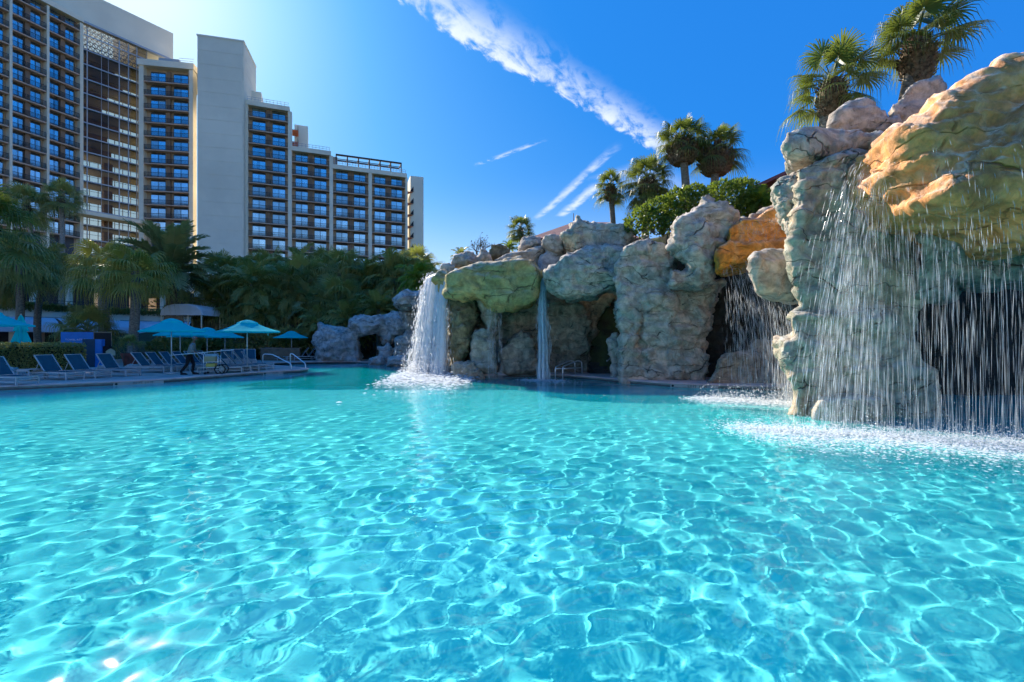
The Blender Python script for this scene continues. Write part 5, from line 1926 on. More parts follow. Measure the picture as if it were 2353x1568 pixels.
def make_umbrella(label, loc, rz, size=1.5, rim=2.1, apex=2.72):
    o = thing('umbrella', label, 'umbrella', loc, rz, 'open turquoise umbrellas')
    MB().tube([(0, 0, 0), (0, 0, apex - .1)], .026, 8).build('pole', POLE, o, True)
    MB().lathe([(.28, 0), (.28, .05), (.06, .08), (.04, .3), (.04, .31)], 14).build('base', FRAME, o)
    n = 8

    def canopy(r0, z0, r1, z1, sag):
        vs, fs = [], []
        ring = []
        for i in range(6):
            t = i / 5
            for k in range(n * 2):
                a = 2 * math.pi * k / (n * 2) + math.pi / 8
                sq = 1 / max(abs(math.cos(a)), abs(math.sin(a)))
                rr = (r0 + (r1 - r0) * t) * (sq * .86 if k % 2 == 0 else sq * .86 * .985)
                z = z0 + (z1 - z0) * t - sag * math.sin(math.pi * t) * (1.0 if k % 2 else .35)
                vs.append((rr * math.cos(a), rr * math.sin(a), z))
        for i in range(5):
            for k in range(n * 2):
                k2 = (k + 1) % (n * 2)
                fs.append((i * n * 2 + k, (i + 1) * n * 2 + k, (i + 1) * n * 2 + k2, i * n * 2 + k2))
        b = 5 * n * 2
        w = len(vs)
        for k in range(n * 2):
            x, y, z = vs[b + k]
            vs.append((x * .998, y * .998, z - .06))
        for k in range(n * 2):
            k2 = (k + 1) % (n * 2)
            fs.append((b + k, w + k, w + k2, b + k2))
        return raw_mesh('canopy', vs, fs)
    link('canopy', canopy(.22 * size, apex - .13, size, rim, .05), CANVAS, o)
    link('vent', canopy(.02, apex, .33 * size, apex - .17, -.03), CANVAS, o)
    r = MB()
    for k in range(8):
        a = 2 * math.pi * k / 8 + math.pi / 8
        sq = .84 / max(abs(math.cos(a)), abs(math.sin(a)))
        r.tube([(0, 0, apex - .14), (size * sq * math.cos(a), size * sq * math.sin(a), rim - .02)], .012, 4)
    r.build('ribs', POLE, o)
    t = MB()
    t.box(size * .45, size * .47, -size * .80, -size * .795, rim - .22, rim - .05)
    t.build('tie_strap', CANVAS, o)
    return o


U = [(394, 23.6, 'front left turquoise umbrella standing over the man'), (414, 28.2, 'turquoise umbrella right behind the front left one'), (447, 30.5, 'middle turquoise umbrella of the overlapping cluster'),
     (476, 32.5, 'turquoise umbrella whose vent shows between the two large front ones'), (517, 37, 'small turquoise umbrella left of the half sunlit one'), (568, 25.2, 'half sunlit turquoise umbrella on the peninsula'),
     (670, 40, 'farthest turquoise umbrella, standing alone by the arch rock')]
u0 = None
for i, (px_, Y, lab) in enumerate(U):
    c = P(px_, 800, Y)
    c.z = DECK
    if u0 is None:
        o = u0 = make_umbrella(lab, c, R(40))
    else:
        o = copy_tree(u0)
        o.location = c
        o.rotation_euler = (0, 0, R([40, 38, 46, 35, 30, 42, 20][i]))
        o['label'] = lab
    if i in (1, 3):
        o.scale = (1, 1, .93)
    if i in (2, 4, 6):
        o.scale = (1, 1, .9)
c = P(-32, 800, 19.6); c.z = DECK
o = copy_tree(u0); o.location = c; o.rotation_euler = (0, 0, R(12)); o.scale = (.82, .82, 1.08)
o['label'] = 'turquoise umbrella cut off by the left picture edge'
# closed umbrella
c = P(48, 800, 25.5); c.z = DECK
o = thing('closed_umbrella', 'folded turquoise umbrella behind the hedge', 'umbrella', c)
MB().tube([(0, 0, 0), (0, 0, 3.05)], .03, 8).build('pole', POLE, o, True)
fold = lambda a, z: 1 + .22 * math.cos(a * 7)
MB().lathe([(.30, 1.2), (.36, 1.35), (.33, 1.6), (.24, 1.9), (.17, 2.15), (.15, 2.2)], 28, wob=fold).build('lower_cloth', CANVAS, o)
MB().lathe([(.26, 2.12), (.25, 2.2), (.18, 2.5), (.13, 2.7), (.08, 2.72)], 28, wob=fold).build('upper_cloth', CANVAS, o)
MB().lathe([(.13, 2.62), (.09, 2.85), (.03, 2.98), (.01, 3.05)], 14, wob=fold).build('top_cloth', CANVAS, o)

# ---------------------------------------------------------------- lettering


def text_mesh(txt, size, mat, parent, loc, rot, name='lettering', align='CENTER', extrude=.004):
    cu = bpy.data.curves.new('t', 'FONT')
    cu.body = txt
    cu.size = size
    cu.align_x = align
    cu.align_y = 'CENTER'
    cu.extrude = extrude
    cu.resolution_u = 2
    to = bpy.data.objects.new('t', cu)
    col.objects.link(to)
    bpy.context.view_layer.update()
    me = bpy.data.meshes.new_from_object(to.evaluated_get(bpy.context.evaluated_depsgraph_get()))
    bpy.data.objects.remove(to)
    me.name = name
    me.materials.clear()
    o = link(name, me, mat, parent)
    o.location = loc
    o.rotation_euler = rot
    return o


# towel return hut
SIGN_BLUE = principled('sign_blue', (.03, .20, .55), .5, .1, 2)
INK = principled('ink_white', (.75, .78, .80), .6)
BLACK = principled('black', (.012, .012, .014), .6)
CAB = principled('cabinet_blue', (.03, .075, .12), .6, .15, 3)
c = P(178, 800, 31); c.z = DECK
hut = thing('towel_return', 'blue towel return sign wall with dark hatch and flower print', 'kiosk', c, R(24))
MB().box(-.82, .82, -.03, .06, .95, 2.18).build('sign_panel', SIGN_BLUE, hut)
PRINT = bpy.data.materials.new('flower_print'); PRINT.use_nodes = True
g_ = G(PRINT.node_tree)
tc_ = g_.n('TexCoord').outputs['Object']
vz = g_.n('TexVoronoi', {'Vector': tc_, 'Scale': 5.0}).outputs['Color']
n_ = g_.noise(tc_, 3.5, 3)
hs = g_.ramp(g_.n('SeparateColor', {0: vz}).outputs[0], [(0, (.01, .03, .05)), (.45, (.02, .10, .08)), (.6, (.10, .35, .60)), (.75, (.03, .06, .05)), (.88, (.55, .12, .30)), (1, (.4, .6, .75))], 'CONSTANT')
g_.set(PRINT.node_tree.nodes['Principled BSDF'].inputs['Base Color'], hs)
MB().box(-.82, .82, -.035, .06, .0, .945).build('print_panel', PRINT, hut)
MB().box(-.30, .28, -.05, -.031, .98, 1.45).build('hatch', BLACK, hut)
MB().box(-.30, -.15, -.052, -.0505, .98, 1.45).build('hatch_side', SIGN_BLUE, hut)
text_mesh('TOWEL RETURN', .155, INK, hut, (-.02, -.036, 1.68), (R(90), 0, 0))
MB().box(.822, 1.75, .0, .05, .0, 2.18).build('side_panel', BLACK, hut)
f_ = MB(); f_.box(.83, 1.78, -.02, -.001, 2.14, 2.2); f_.box(1.74, 1.78, -.02, -.001, 0, 2.139); f_.box(.826, .86, -.02, -.001, 0, 2.139)
f_.build('side_frame', principled('wood_trim', (.30, .22, .14), .7), hut)
c = P(208, 800, 29.6); c.z = DECK
o = thing('cabinet', 'tall dark blue towel cabinet before the towel return sign', 'cabinet', c, R(24))
MB().box(-.30, .30, -.3, .3, 0, 1.72).build('body', CAB, o)
MB().box(.302, .62, -.28, .3, 0, 1.71).build('side_bay', SIGN_BLUE, o)
m_ = MB()
for k in range(6):
    m_.box(-.26 + .09 * k, -.20 + .09 * k, -.312, -.301, .06, 1.66)
m_.build('door_slats', CAB, o)
c = P(240, 800, 30); c.z = DECK
o = thing('cabinet', 'small blue cabinet with a round hole beside the palm trunk', 'cabinet', c, R(24))
MB().box(-.3, -.05, -.25, .25, 0, 1.3).build('body', SIGN_BLUE, o)
MB().box(-.048, .3, -.22, .25, 0, 1.28).build('side_bay', BLACK, o)
c = P(254, 800, 28); c.z = DECK
o = thing('notice', 'small cream notice board with rounded top behind a lounger', 'sign', c, R(30))
MB().add([(-.22, 0, .75), (.22, 0, .75), (.22, 0, 1.0), (.12, 0, 1.1), (0, 0, 1.16), (-.12, 0, 1.1), (-.22, 0, 1.0), (-.22, .03, .75), (.22, .03, .75), (.22, .03, 1.0), (.12, .03, 1.1), (0, .03, 1.16), (-.12, .03, 1.1), (-.22, .03, 1.0)],
         [(0, 1, 2, 3, 4, 5, 6), (13, 12, 11, 10, 9, 8, 7), (0, 7, 8, 1), (1, 8, 9, 2), (2, 9, 10, 3), (3, 10, 11, 4), (4, 11, 12, 5), (5, 12, 13, 6), (6, 13, 7, 0)]).build('board', principled('cream', (.55, .48, .30), .7, .1, 4), o)
MB().box(-.03, .03, .032, .07, 0, 1.0).build('post', BRONZE, o)
# planter pot
c = P(299, 800, 31.5); c.z = DECK
o = thing('planter_pot', 'red clay planter pot at the foot of the weeping palm', 'planter', c)
MB().lathe([(.30, 0), (.33, .02), (.43, .5), (.46, .62), (.46, .63), (.50, .64), (.50, .80), (.45, .80), (.43, .70)], 24).build('pot', principled('terracotta', (.30, .085, .06), .85, .2, 4), o, False)
MB().lathe([(.44, .68), (.2, .76), (.01, .78)], 16).build('soil', soil, o)
for k in range(12):
    f_ = bpy.data.objects.new('leaf', FANS['shade'][k % 3][k % 2]); col.objects.link(f_); f_.parent = o
    f_.location = (0, 0, 1.25); f_.rotation_euler = (0, 0, k * 2.4); f_.scale = (.5, .5, .5)
MB().tube([(0, 0, .7), (.03, 0, 1.3)], [.16, .1], 8).build('trunk', BARK_PALE, o)
# small garden rocks beside the path
for i, (px_, py_, Y, s) in enumerate(((268, 848, 24.5, 1), (285, 853, 24, .8), (305, 846, 26, 1.1), (240, 845, 25, .9))):
    rock('stone', '%s pale stone from the left in the bed behind the near loungers' % ['second', 'third', 'fourth', 'first'][i],
         [('e', px_, py_, Y, 16 * s, 9 * s, .3 * s)], BLUE, .06, .06, 60 + i, .02, .5, group='pale bed stones')
# bronze ramp rails behind the pot
o = thing('ramp_rail', 'bronze ramp handrail running down behind the row of loungers', 'handrail', (0, 0, 0))
for q, dy in (('rail', 0), ('rail', 1.1)):
    a0, a1, a2 = P(284, 812, 30 + dy), P(345, 809, 30.5 + dy), P(385, 832, 31 + dy)
    MB().tube([a0 + Vector((0, 0, -.3)), a0, a1, a2], .025, 6).build(q, BRONZE, o, True)
    for p_ in (a0, a1.lerp(a0, .5), a1, a2):
        MB().tube([p_ + Vector((.02, 0, 0)), (p_.x + .02, p_.y, DECK)], .022, 6).build('post', BRONZE, o)

# pool handrails


def handrail(label, pts, mat, name='handrail', extra=None, r=.03):
    o = thing(name, label, 'handrail', (pts[0][0], pts[0][1], 0))
    b = Vector((pts[0][0], pts[0][1], 0))
    q = []
    pts = [Vector(p) - b for p in pts]
    for i, p in enumerate(pts):
        if 0 < i < len(pts) - 1:
            for t in (.16, 0):
                pass
            a, c_ = pts[i - 1], pts[i + 1]
            r0 = min(.14, (p - a).length * .4, (c_ - p).length * .4)
            p0, p1 = p + (a - p).normalized() * r0, p + (c_ - p).normalized() * r0
            for t in (0, .25, .5, .75, 1):
                q.append(p0 * (1 - t) ** 2 + p * 2 * t * (1 - t) + p1 * t * t)
        else:
            q.append(p)
    MB().tube(q, r, 8).build('rail', mat, o, True)
    for e in extra or []:
        MB().tube([Vector(e[0]) - b, Vector(e[1]) - b], r * .9, 8).build('post', mat, o, True)
    return o


for lab, top, low in (('left', (604, 814), (669, 837)), ('right', (667, 813), (702, 836))):
    a = P(top[0], top[1], 28.0) if lab == 'left' else P(top[0], top[1], 29.0)
    e = P(low[0], low[1], 27.4) if lab == 'left' else P(low[0], low[1], 28.4)
    m_ = a.copy() + Vector((.5, 0, 0))
    handrail('%s steel grab rail at the tip of the peninsula' % lab, [(a.x, a.y, DECK), a, a + Vector((.55 if lab == 'left' else .15, 0, -.02)), e, (e.x + .02, e.y, -.4)], STEEL)
for i, (x0, x1) in enumerate(((1276, 1320), (1293, 1336))):
    a, e = P(x0, 843, 22.3), P(x1 - 9, 829, 23.4)
    handrail('%s steel pool exit rail below the stair cave' % ('left', 'right')[i], [(a.x, a.y, -.5), a, e, e + Vector((.22, .1, -.05)), (e.x + .24, e.y + .1, DECK)], STEEL,
             extra=[((a.x + .02, a.y + .05, .45), (e.x + .22, e.y + .1, .45))])
a, e = P(1333, 818, 23.4), P(1392, 778, 26)
handrail('dark stair rail climbing into the cave', [(a.x, a.y, 1.0), a, e, e + Vector((.1, .3, -1.0))], BRONZE, extra=[((a.x + .5, a.y + .8, DECK), (a.x + .5, a.y + .8, 1.3))])
a, e = P(1395, 830, 22.6), P(1420, 806, 24.2)
handrail('short steel stair rail beside the upright block', [a, e], STEEL, extra=[(P(1409, 816, 23.4), (P(1409, 816, 23.4).x, 23.4, DECK))])
st = thing('cave_steps', 'dark stone steps rising into the stair cave', 'steps', (P(1400, 800, 24).x, 23.6, 0))
for k in range(6):
    MB().box(-1.0 + .05 * k, 1.0, .0 + .34 * k, 2.6, DECK + .17 * k + .002, DECK + .17 * (k + 1)).build('step', CAVE_SHADE, st)

# depth marks on the pool band


def depth_mark(label, c, ang, txt):
    o = thing('depth_mark', label, 'depth sign', c, ang)
    w = .085 * len(txt) * .5 + .28
    MB().box(-w, w, -.022, -.001, -.055, .055).build('plate', principled('mark_plate', (.33, .35, .32), .6, .1, 5), o)
    text_mesh(txt, .125, BLACK, o, (.12, -.024, 0), (R(90), 0, 0), extrude=.002)
    MB().lathe([(.045, 0), (.045, .004), (.035, .004), (.035, .002)], 16).build('symbol_ring', BLACK, o).rotation_euler = (R(90), 0, 0)
    o.children[-1].location = (-w + .09, -.024, 0)
    m_ = MB().bar((-w + .06, -.026, -.03), (-w + .12, -.026, .03), .008, .002).build('symbol_bar', BLACK, o)
    return o


def on_edge(x, y):
    i = min(range(len(POOLS)), key=lambda k: (POOLS[k][0] - x) ** 2 + (POOLS[k][1] - y) ** 2)
    a, b = Vector(POOLS[i - 1]), Vector(POOLS[(i + 1) % len(POOLS)])
    t = (b - a).normalized()
    return Vector(POOLS[i]), math.atan2(t.y, t.x)


p_, a_ = on_edge(-15.3, 19.6)
depth_mark('pool depth mark 3.5 ft on the left deck edge', (p_.x + .02, p_.y - .02, .05), a_, '3.5 FT  1.0 M')
p_, a_ = on_edge(6.9, 17.95)
depth_mark('pool depth mark 5.0 ft on the grotto edge', (p_.x - .015, p_.y - .03, .05), a_ + (math.pi if math.cos(a_) < 0 else 0), '5.0 FT  1.5 M')
p_, a_ = on_edge(-12.6, 25.4)
depth_mark('pool depth mark near the tip of the peninsula', (p_.x + .03, p_.y - .02, .05), a_, '3.5 FT')

# ---------------------------------------------------------------- man with a service cart
SHIRT = principled('shirt_grey', (.20, .22, .21), .9, .12, 9, .004, 40)
TROUSER = principled('trousers_black', (.012, .013, .016), .9, .2, 6)
SKIN = principled('skin', (.20, .10, .065), .6)
HAIR = principled('hair_grey', (.22, .21, .20), .8, .2, 20)


def skin_mesh(name, joints, edges, mat, parent, root=0, sub=2):
    me = bpy.data.meshes.new(name)
    me.from_pydata([j[:3] for j in joints], edges, [])
    o = bpy.data.objects.new(name, me)
    col.objects.link(o)
    sk = o.modifiers.new('skin', 'SKIN')
    sk.use_smooth_shade = True
    for i, j in enumerate(joints):
        me.skin_vertices[0].data[i].radius = (j[3], j[4] if len(j) > 4 else j[3])
    me.skin_vertices[0].data[root].use_root = True
    sb = o.modifiers.new('sub', 'SUBSURF')
    sb.levels = sb.render_levels = sub
    bpy.context.view_layer.update()
    ev = bpy.data.meshes.new_from_object(o.evaluated_get(bpy.context.evaluated_depsgraph_get()))
    bpy.data.objects.remove(o)
    ev.name = name
    ev.shade_smooth()
    ev.materials.clear()
    return link(name, ev, mat, parent)


mp = GP(437, 861)
man = thing('person', 'person in grey shirt and black trousers pushing a service cart along the deck', 'person', mp, R(18))
# local x = walking direction (to the right), y = depth; feet on z = 0
body = [(0, 0, .93, .16, .13), (.03, 0, 1.12, .16, .125), (.09, 0, 1.32, .185, .13), (.13, 0, 1.45, .15, .10), (.15, 0, 1.53, .06), (.17, 0, 1.60, .06),
        (.10, .21, 1.42, .07), (.12, .27, 1.15, .052), (.36, .24, 1.02, .04), (.44, .23, 1.00, .035),
        (.10, -.21, 1.42, .07), (.14, -.27, 1.15, .052), (.38, -.24, 1.04, .04), (.46, -.22, 1.02, .035),
        (-.02, .10, .86, .105), (.12, .11, .50, .075), (.05, .11, .12, .055), (.16, .12, .04, .045), 
        (-.04, -.10, .86, .105), (-.10, -.11, .48, .075), (-.36, -.11, .13, .055), (-.26, -.12, .04, .045)]
edges = [(0, 1), (1, 2), (2, 3), (3, 4), (4, 5), (2, 6), (6, 7), (7, 8), (8, 9), (2, 10), (10, 11), (11, 12), (12, 13), (0, 14), (14, 15), (15, 16), (16, 17), (0, 18), (18, 19), (19, 20), (20, 21)]
bd = skin_mesh('body', body, edges, SHIRT, man)
bd.data.materials.append(TROUSER)
bd.data.materials.append(SKIN)
for p_ in bd.data.polygons:
    c_ = p_.center
    if c_.z < .97 and c_.x < .3 and abs(c_.y) < .25:
        p_.material_index = 1
    elif c_.z > 1.51 or (c_.x > .24 and c_.z < 1.2):
        p_.material_index = 2
hd = MB()
prof = [(.02, -.125), (.06, -.11), (.075, -.06), (.088, 0), (.09, .05), (.075, .095), (.04, .118), (.005, .125)]
hd.lathe(prof, 16)
ho = hd.build('head', SKIN, man, True, (.20, 0, 1.70))
ho.rotation_euler = (0, R(12), 0)
MB().tube([(.085, 0, .0), (.115, 0, -.015), (.09, 0, -.035)], [.008, .016, .012], 6).build('nose', SKIN, ho, True)
for s in (-1, 1):
    MB().lathe([(.004, -.03), (.018, -.015), (.02, .01), (.006, .03)], 8).build('ear', SKIN, ho, True, (-.01, s * .088, 0))
    MB().lathe([(.002, -.010), (.010, 0), (.002, .010)], 8).build('eye', BLACK, ho, True, (.078, s * .032, .02))
MB().box(.076, .084, -.025, .025, -.066, -.058).build('mouth', principled('lip', (.16, .06, .05), .6), ho)
MB().lathe([(.094, -.02), (.097, .04), (.084, .095), (.05, .125), (.005, .137)], 16).build('hair', HAIR, ho, True, (-.022, 0, .0))
for s, (hx, hz) in ((1, (.44, 1.0)), (-1, (.46, 1.02))):
    for k in range(4):
        y = s * .225 + (k - 1.5) * .02
        L = (.075, .085, .08, .065)[k]
        skin_mesh('finger', [(hx, y, hz, .011), (hx + L * .5, y, hz + .012, .010), (hx + L * .75, y, hz - .015, .009), (hx + L * .6, y, hz - .04, .008)], [(0, 1), (1, 2), (2, 3)], SKIN, man, 0, 1)
    skin_mesh('thumb', [(hx - .01, s * .225 - s * .035, hz, .012), (hx + .025, s * .225 - s * .05, hz - .01, .011), (hx + .05, s * .225 - s * .04, hz - .025, .009)], [(0, 1), (1, 2)], SKIN, man, 0, 1)
for x, y in ((.17, .115), (-.25, -.115)):
    m_ = MB()
    m_.add([(x - .11, y - .045, .0), (x + .17, y - .05, 0), (x + .19, y + .02, 0), (x + .15, y + .05, 0), (x - .11, y + .045, 0), (x - .10, y - .04, .09), (x + .06, y - .04, .09), (x + .15, y - .03, .05), (x + .15, y + .03, .05), (x + .06, y + .04, .09), (x - .10, y + .04, .09)],
           [(0, 4, 3, 2, 1), (0, 1, 7, 6, 5), (1, 2, 8, 7), (2, 3, 8), (3, 4, 10, 9, 8), (4, 0, 5, 10), (5, 6, 9, 10), (6, 7, 8, 9)])
    m_.build('shoe', BLACK, man, True)
# cart
cart = thing('service_cart', 'pale yellow service cart with big spoked wheel, piled with cleaning things', 'cart', mp, R(18))
CARTM = principled('cart_plastic', (.45, .46, .40), .6, .1, 4)
YEL = principled('bin_yellow', (.55, .42, .10), .6, .1, 4)
MB().box(.62, 1.25, -.25, .25, .30, .36).build('tray', CARTM, cart)
MB().box(.64, 1.22, -.24, .24, .58, .62).build('shelf', CARTM, cart)
MB().box(.64, 1.10, -.22, .22, .622, .86).build('bin', principled('bin_tan', (.36, .30, .16), .7, .1, 4), cart)
MB().box(.70, 1.08, -.2, .2, .362, .52).build('box', YEL, cart)
MB().box(.66, 1.15, -.2, .2, .862, .98).build('towels', principled('towel_blue', (.25, .38, .45), .9, .15, 8, .02, 20), cart)
m_ = MB()
for s in (-1, 1):
    m_.tube([(.62, s * .24, .1), (.62, s * .24, .95), (.50, s * .24, 1.0), (.47, s * .23, 1.01)], .016, 6)
    m_.tube([(1.22, s * .24, .3), (1.22, s * .24, .9)], .016, 6)
m_.tube([(.47, -.30, 1.01), (.47, .30, 1.01)], .017, 6)
m_.build('frame', STEEL, cart, True)
for s in (-1, 1):
    wl = thing('x', '', '') if False else None
    w_ = MB()
    n = 20
    w_.tube([(1.32 + .22 * math.cos(2 * math.pi * k / n), s * .30, .235 + .22 * math.sin(2 * math.pi * k / n)) for k in range(n + 1)], .028, 6, False)
    wo = w_.build('wheel', BLACK, cart, True)
    sp_ = MB()
    for k in range(6):
        a = math.pi * k / 3
        sp_.bar((1.32, s * .30, .235), (1.32 + .21 * math.cos(a), s * .30, .235 + .21 * math.sin(a)), .022)
    sp_.build('spokes', CARTM, wo)
    MB().tube([(.68, s * .2, .06), (.68, s * .23, .06)], .06, 10).build('caster', BLACK, cart)
MB().tube([(1.22, -.3, .235), (1.32, -.3, .235), (1.32, .3, .235), (1.22, .3, .235)], .015, 6).build('axle', STEEL, cart)
po = thing('cleaning_pole', 'long white cleaning pole held level across the service cart', 'pole', mp, R(18))
MB().tube([(-.75, -.262, .93), (1.75, -.262, 1.16)], .016, 8).build('shaft', principled('pole_white', (.7, .72, .72), .4), po, True)
MB().tube([(1.75, -.262, 1.16), (1.9, -.262, 1.174)], .02, 8).build('grip', STEEL, po, True)
# railing and low screen behind the tip loungers
c = P(655, 826, 39); c.z = .1
o = thing('low_wall', 'low tan garden wall behind the farthest umbrella', 'wall', c)
MB().box(-2.2, 1.0, .4, .65, 0, 1.0).build('wall', principled('low_wall', (.22, .16, .11), .9, .2, 2, .01, 15), o)
MB().box(-2.25, 1.05, .36, .69, 1.002, 1.08).build('cap', H_DARK, o)
# ---------------------------------------------------------------- falling water


def falls_mat(name, col_, trans, alpha):
    m = bpy.data.materials.new(name)
    m.use_nodes = True
    t = m.node_tree
    g = G(t)
    t.nodes.clear()
    out = g.n('OutputMaterial')
    d = g.n('BsdfDiffuse', {'Color': col_})
    tl = g.n('BsdfTranslucent', {'Color': col_})
    gl = g.n('BsdfGlossy', {'Color': (1, 1, 1), 'Roughness': .15})
    mx = g.n('MixShader', {0: trans, 1: d.outputs[0], 2: tl.outputs[0]})
    m2 = g.n('MixShader', {0: .15, 1: mx.outputs[0], 2: gl.outputs[0]})
    tp = g.n('BsdfTransparent')
    m3 = g.n('MixShader', {0: alpha, 1: tp.outputs[0], 2: m2.outputs[0]})
    t.links.new(m3.outputs[0], out.inputs[0])
    return m


FALL_W = falls_mat('falling_water_white', (.97, .98, .98), .6, .8)
FALL_T = falls_mat('falling_water_thin', (.86, .90, .92), .5, .55)
FALL_B = falls_mat('falling_water_blue', (.72, .93, .97), .5, .8)
FOAM = falls_mat('foam', (.90, .94, .95), .25, .8)
DROP = falls_mat('droplets', (.94, .96, .97), .55, .55)


def strands(n, lip, v0, jit, lw, ll, seed, zend=0.0, spread=.0, g=9.8, zvar=.12):
    """n falling water threads; lip: 3D polyline, v0: launch velocity per lip point"""
    r = np.random.default_rng(seed)
    lip = np.array([tuple(p) for p in lip], float)
    v0 = np.array([tuple(p) for p in v0], float)
    # clustered along the lip
    u = r.random(n) * (len(lip) - 1)
    cl = np.sin(u * 9.1) * .12 + np.sin(u * 23.7 + 1) * .06
    u = np.clip(u + cl, 0, len(lip) - 1.001)
    i = u.astype(int)
    f = (u - i)[:, None]
    p0 = lip[i] * (1 - f) + lip[i + 1] * f + r.normal(0, 1, (n, 3)) * np.array([jit, jit, zvar])
    v = v0[i] * (1 - f) + v0[i + 1] * f
    v = v * r.uniform(.55, 1.25, (n, 1)) + r.normal(0, 1, (n, 3)) * spread
    H = np.maximum(p0[:, 2] - zend, .2)
    T = (v[:, 2] + np.sqrt(v[:, 2] ** 2 + 2 * g * H)) / g
    hfrac = r.random(n) ** .9
    t0 = T * np.sqrt(hfrac)
    L = ll * r.uniform(.35, 1.3, n) * (.35 + .65 * np.sqrt(hfrac))
    pos = lambda t: p0 + v * t[:, None] - np.array([0, 0, .5 * g]) * (t ** 2)[:, None]
    sp_ = np.sqrt((v ** 2).sum(1) + (g * t0) ** 2) + .3
    dt = L / sp_
    a, b, c = pos(np.maximum(t0 - dt * .5, 0)), pos(t0), pos(np.minimum(t0 + dt * .5, T))
    w = lw * r.uniform(.4, 1.3, n)
    th = r.uniform(0, np.pi, n)
    ex = np.stack([np.cos(th), np.sin(th), 0 * th], 1) * w[:, None]
    ey = np.stack([-np.sin(th), np.cos(th), 0 * th], 1) * w[:, None]
    v_ = np.stack([a, b + ex, b - ex, b + ey, b - ey, c], 1).reshape(-1, 3)
    k = (np.arange(n) * 6)[:, None]
    q = np.concatenate([k + np.array([[0, 1, 5, 2]]), k + np.array([[0, 3, 5, 4]])])
    return v_, q


def sheet_mat(name, col_, lo, hi, amax, fu=26.0, trans=.6):
    """torn sheet of falling water: streaky gaps that run down the fall"""
    m = bpy.data.materials.new(name)
    m.use_nodes = True
    t = m.node_tree
    g = G(t)
    t.nodes.clear()
    out = g.n('OutputMaterial')
    uv = g.n('UVMap').outputs[0]
    n1 = g.noise(g.vmul(uv, (fu, 1.6, 1)), 1.0, 6, .65, .3)
    n2 = g.noise(g.vmul(uv, (fu * 3, 9, 1)), 1.0, 4, .6)
    sep = g.n('SeparateXYZ', {0: uv}).outputs
    edge = g.m('MULTIPLY', g.step(sep[0], .0, .12), g.m('SUBTRACT', 1.0, g.step(sep[0], .88, 1.0)))
    nn = g.m('ADD', g.m('MULTIPLY', n1, .7), g.m('MULTIPLY', n2, .3))
    a = g.m('MULTIPLY', g.m('MULTIPLY', g.step(nn, lo, hi), amax), edge)
    d = g.n('BsdfDiffuse', {'Color': col_})
    tl = g.n('BsdfTranslucent', {'Color': col_})
    mx = g.n('MixShader', {0: trans, 1: d.outputs[0], 2: tl.outputs[0]})
    gl = g.n('BsdfGlossy', {'Roughness': .2})
    m2 = g.n('MixShader', {0: .08, 1: mx.outputs[0], 2: gl.outputs[0]})
    m3 = g.n('MixShader', {0: a, 1: g.n('BsdfTransparent').outputs[0], 2: m2.outputs[0]})
    t.links.new(m3.outputs[0], out.inputs[0])
    return m


def water_sheet(lip, v0, seed, nu=60, nt=40, wob=.05, zend=0.0, g=9.8, tmax=None):
    """curved sheet that follows the flight of the water from the lip down"""
    lip = np.array([tuple(p) for p in lip], float)
    v0 = np.array([tuple(p) for p in v0], float)
    u = np.linspace(0, 1, nu)
    uu = u * (len(lip) - 1)
    i = np.minimum(uu.astype(int), len(lip) - 2)
    f = (uu - i)[:, None]
    p0 = lip[i] * (1 - f) + lip[i + 1] * f
    v = v0[i] * (1 - f) + v0[i + 1] * f
    k = np.stack([u * 14, 0 * u + seed, 0 * u], 1)
    v = v * (1 + .25 * vnoise(k, seed))[:, None] + np.stack([vnoise(k * 1.7, seed + 1), vnoise(k * 1.7, seed + 2), 0 * u], 1) * .12
    H = np.maximum(p0[:, 2] - zend, .1)
    T = (v[:, 2] + np.sqrt(v[:, 2] ** 2 + 2 * g * H)) / g
    if tmax:
        T = np.minimum(T, tmax)
    s = np.linspace(0, 1, nt)
    t = T[:, None] * np.sqrt(s)[None]
    P3 = p0[:, None] + v[:, None] * t[..., None] - np.array([0, 0, .5 * g]) * (t ** 2)[..., None]
    gx, gy = np.meshgrid(u * 22, s * 3, indexing='ij')
    q = np.stack([gx.ravel(), gy.ravel(), 0 * gx.ravel()], 1)
    P3 += wob * np.stack([vnoise(q, seed + 5), vnoise(q, seed + 6), 0 * q[:, 0]], 1).reshape(nu, nt, 3) * s[None, :, None]
    idx = np.arange(nu * nt).reshape(nu, nt)
    qd = np.stack([idx[:-1, :-1], idx[1:, :-1], idx[1:, 1:], idx[:-1, 1:]], -1).reshape(-1, 4)
    uv = np.stack(np.meshgrid(u, s * 2.0, indexing='ij'), -1).reshape(-1, 2)
    return P3.reshape(-1, 3), qd, uv


def add_sheet(o, base, lip, v0, seed, mat, **kw):
    v, q, uv = water_sheet(lip, v0, seed, **kw)
    me = raw_mesh('water_sheet', v - np.array([base[0], base[1], 0]), q)
    l = me.uv_layers.new(name='UVMap')
    l.data.foreach_set('uv', uv[q.ravel()].astype(np.float32).ravel())
    return link('water_sheet', me, mat, o, True)


SH_WHITE = sheet_mat('sheet_white', (.98, .985, .99), .22, .46, .93, 16)
SH_THIN = sheet_mat('sheet_thin', (.93, .95, .96), .46, .72, .26, 30)
SH_BLUE = sheet_mat('sheet_blue', (.80, .96, .99), .20, .46, .95, 7)
SH_FILM = sheet_mat('sheet_film', (.95, .90, .84), .42, .72, .5, 22)


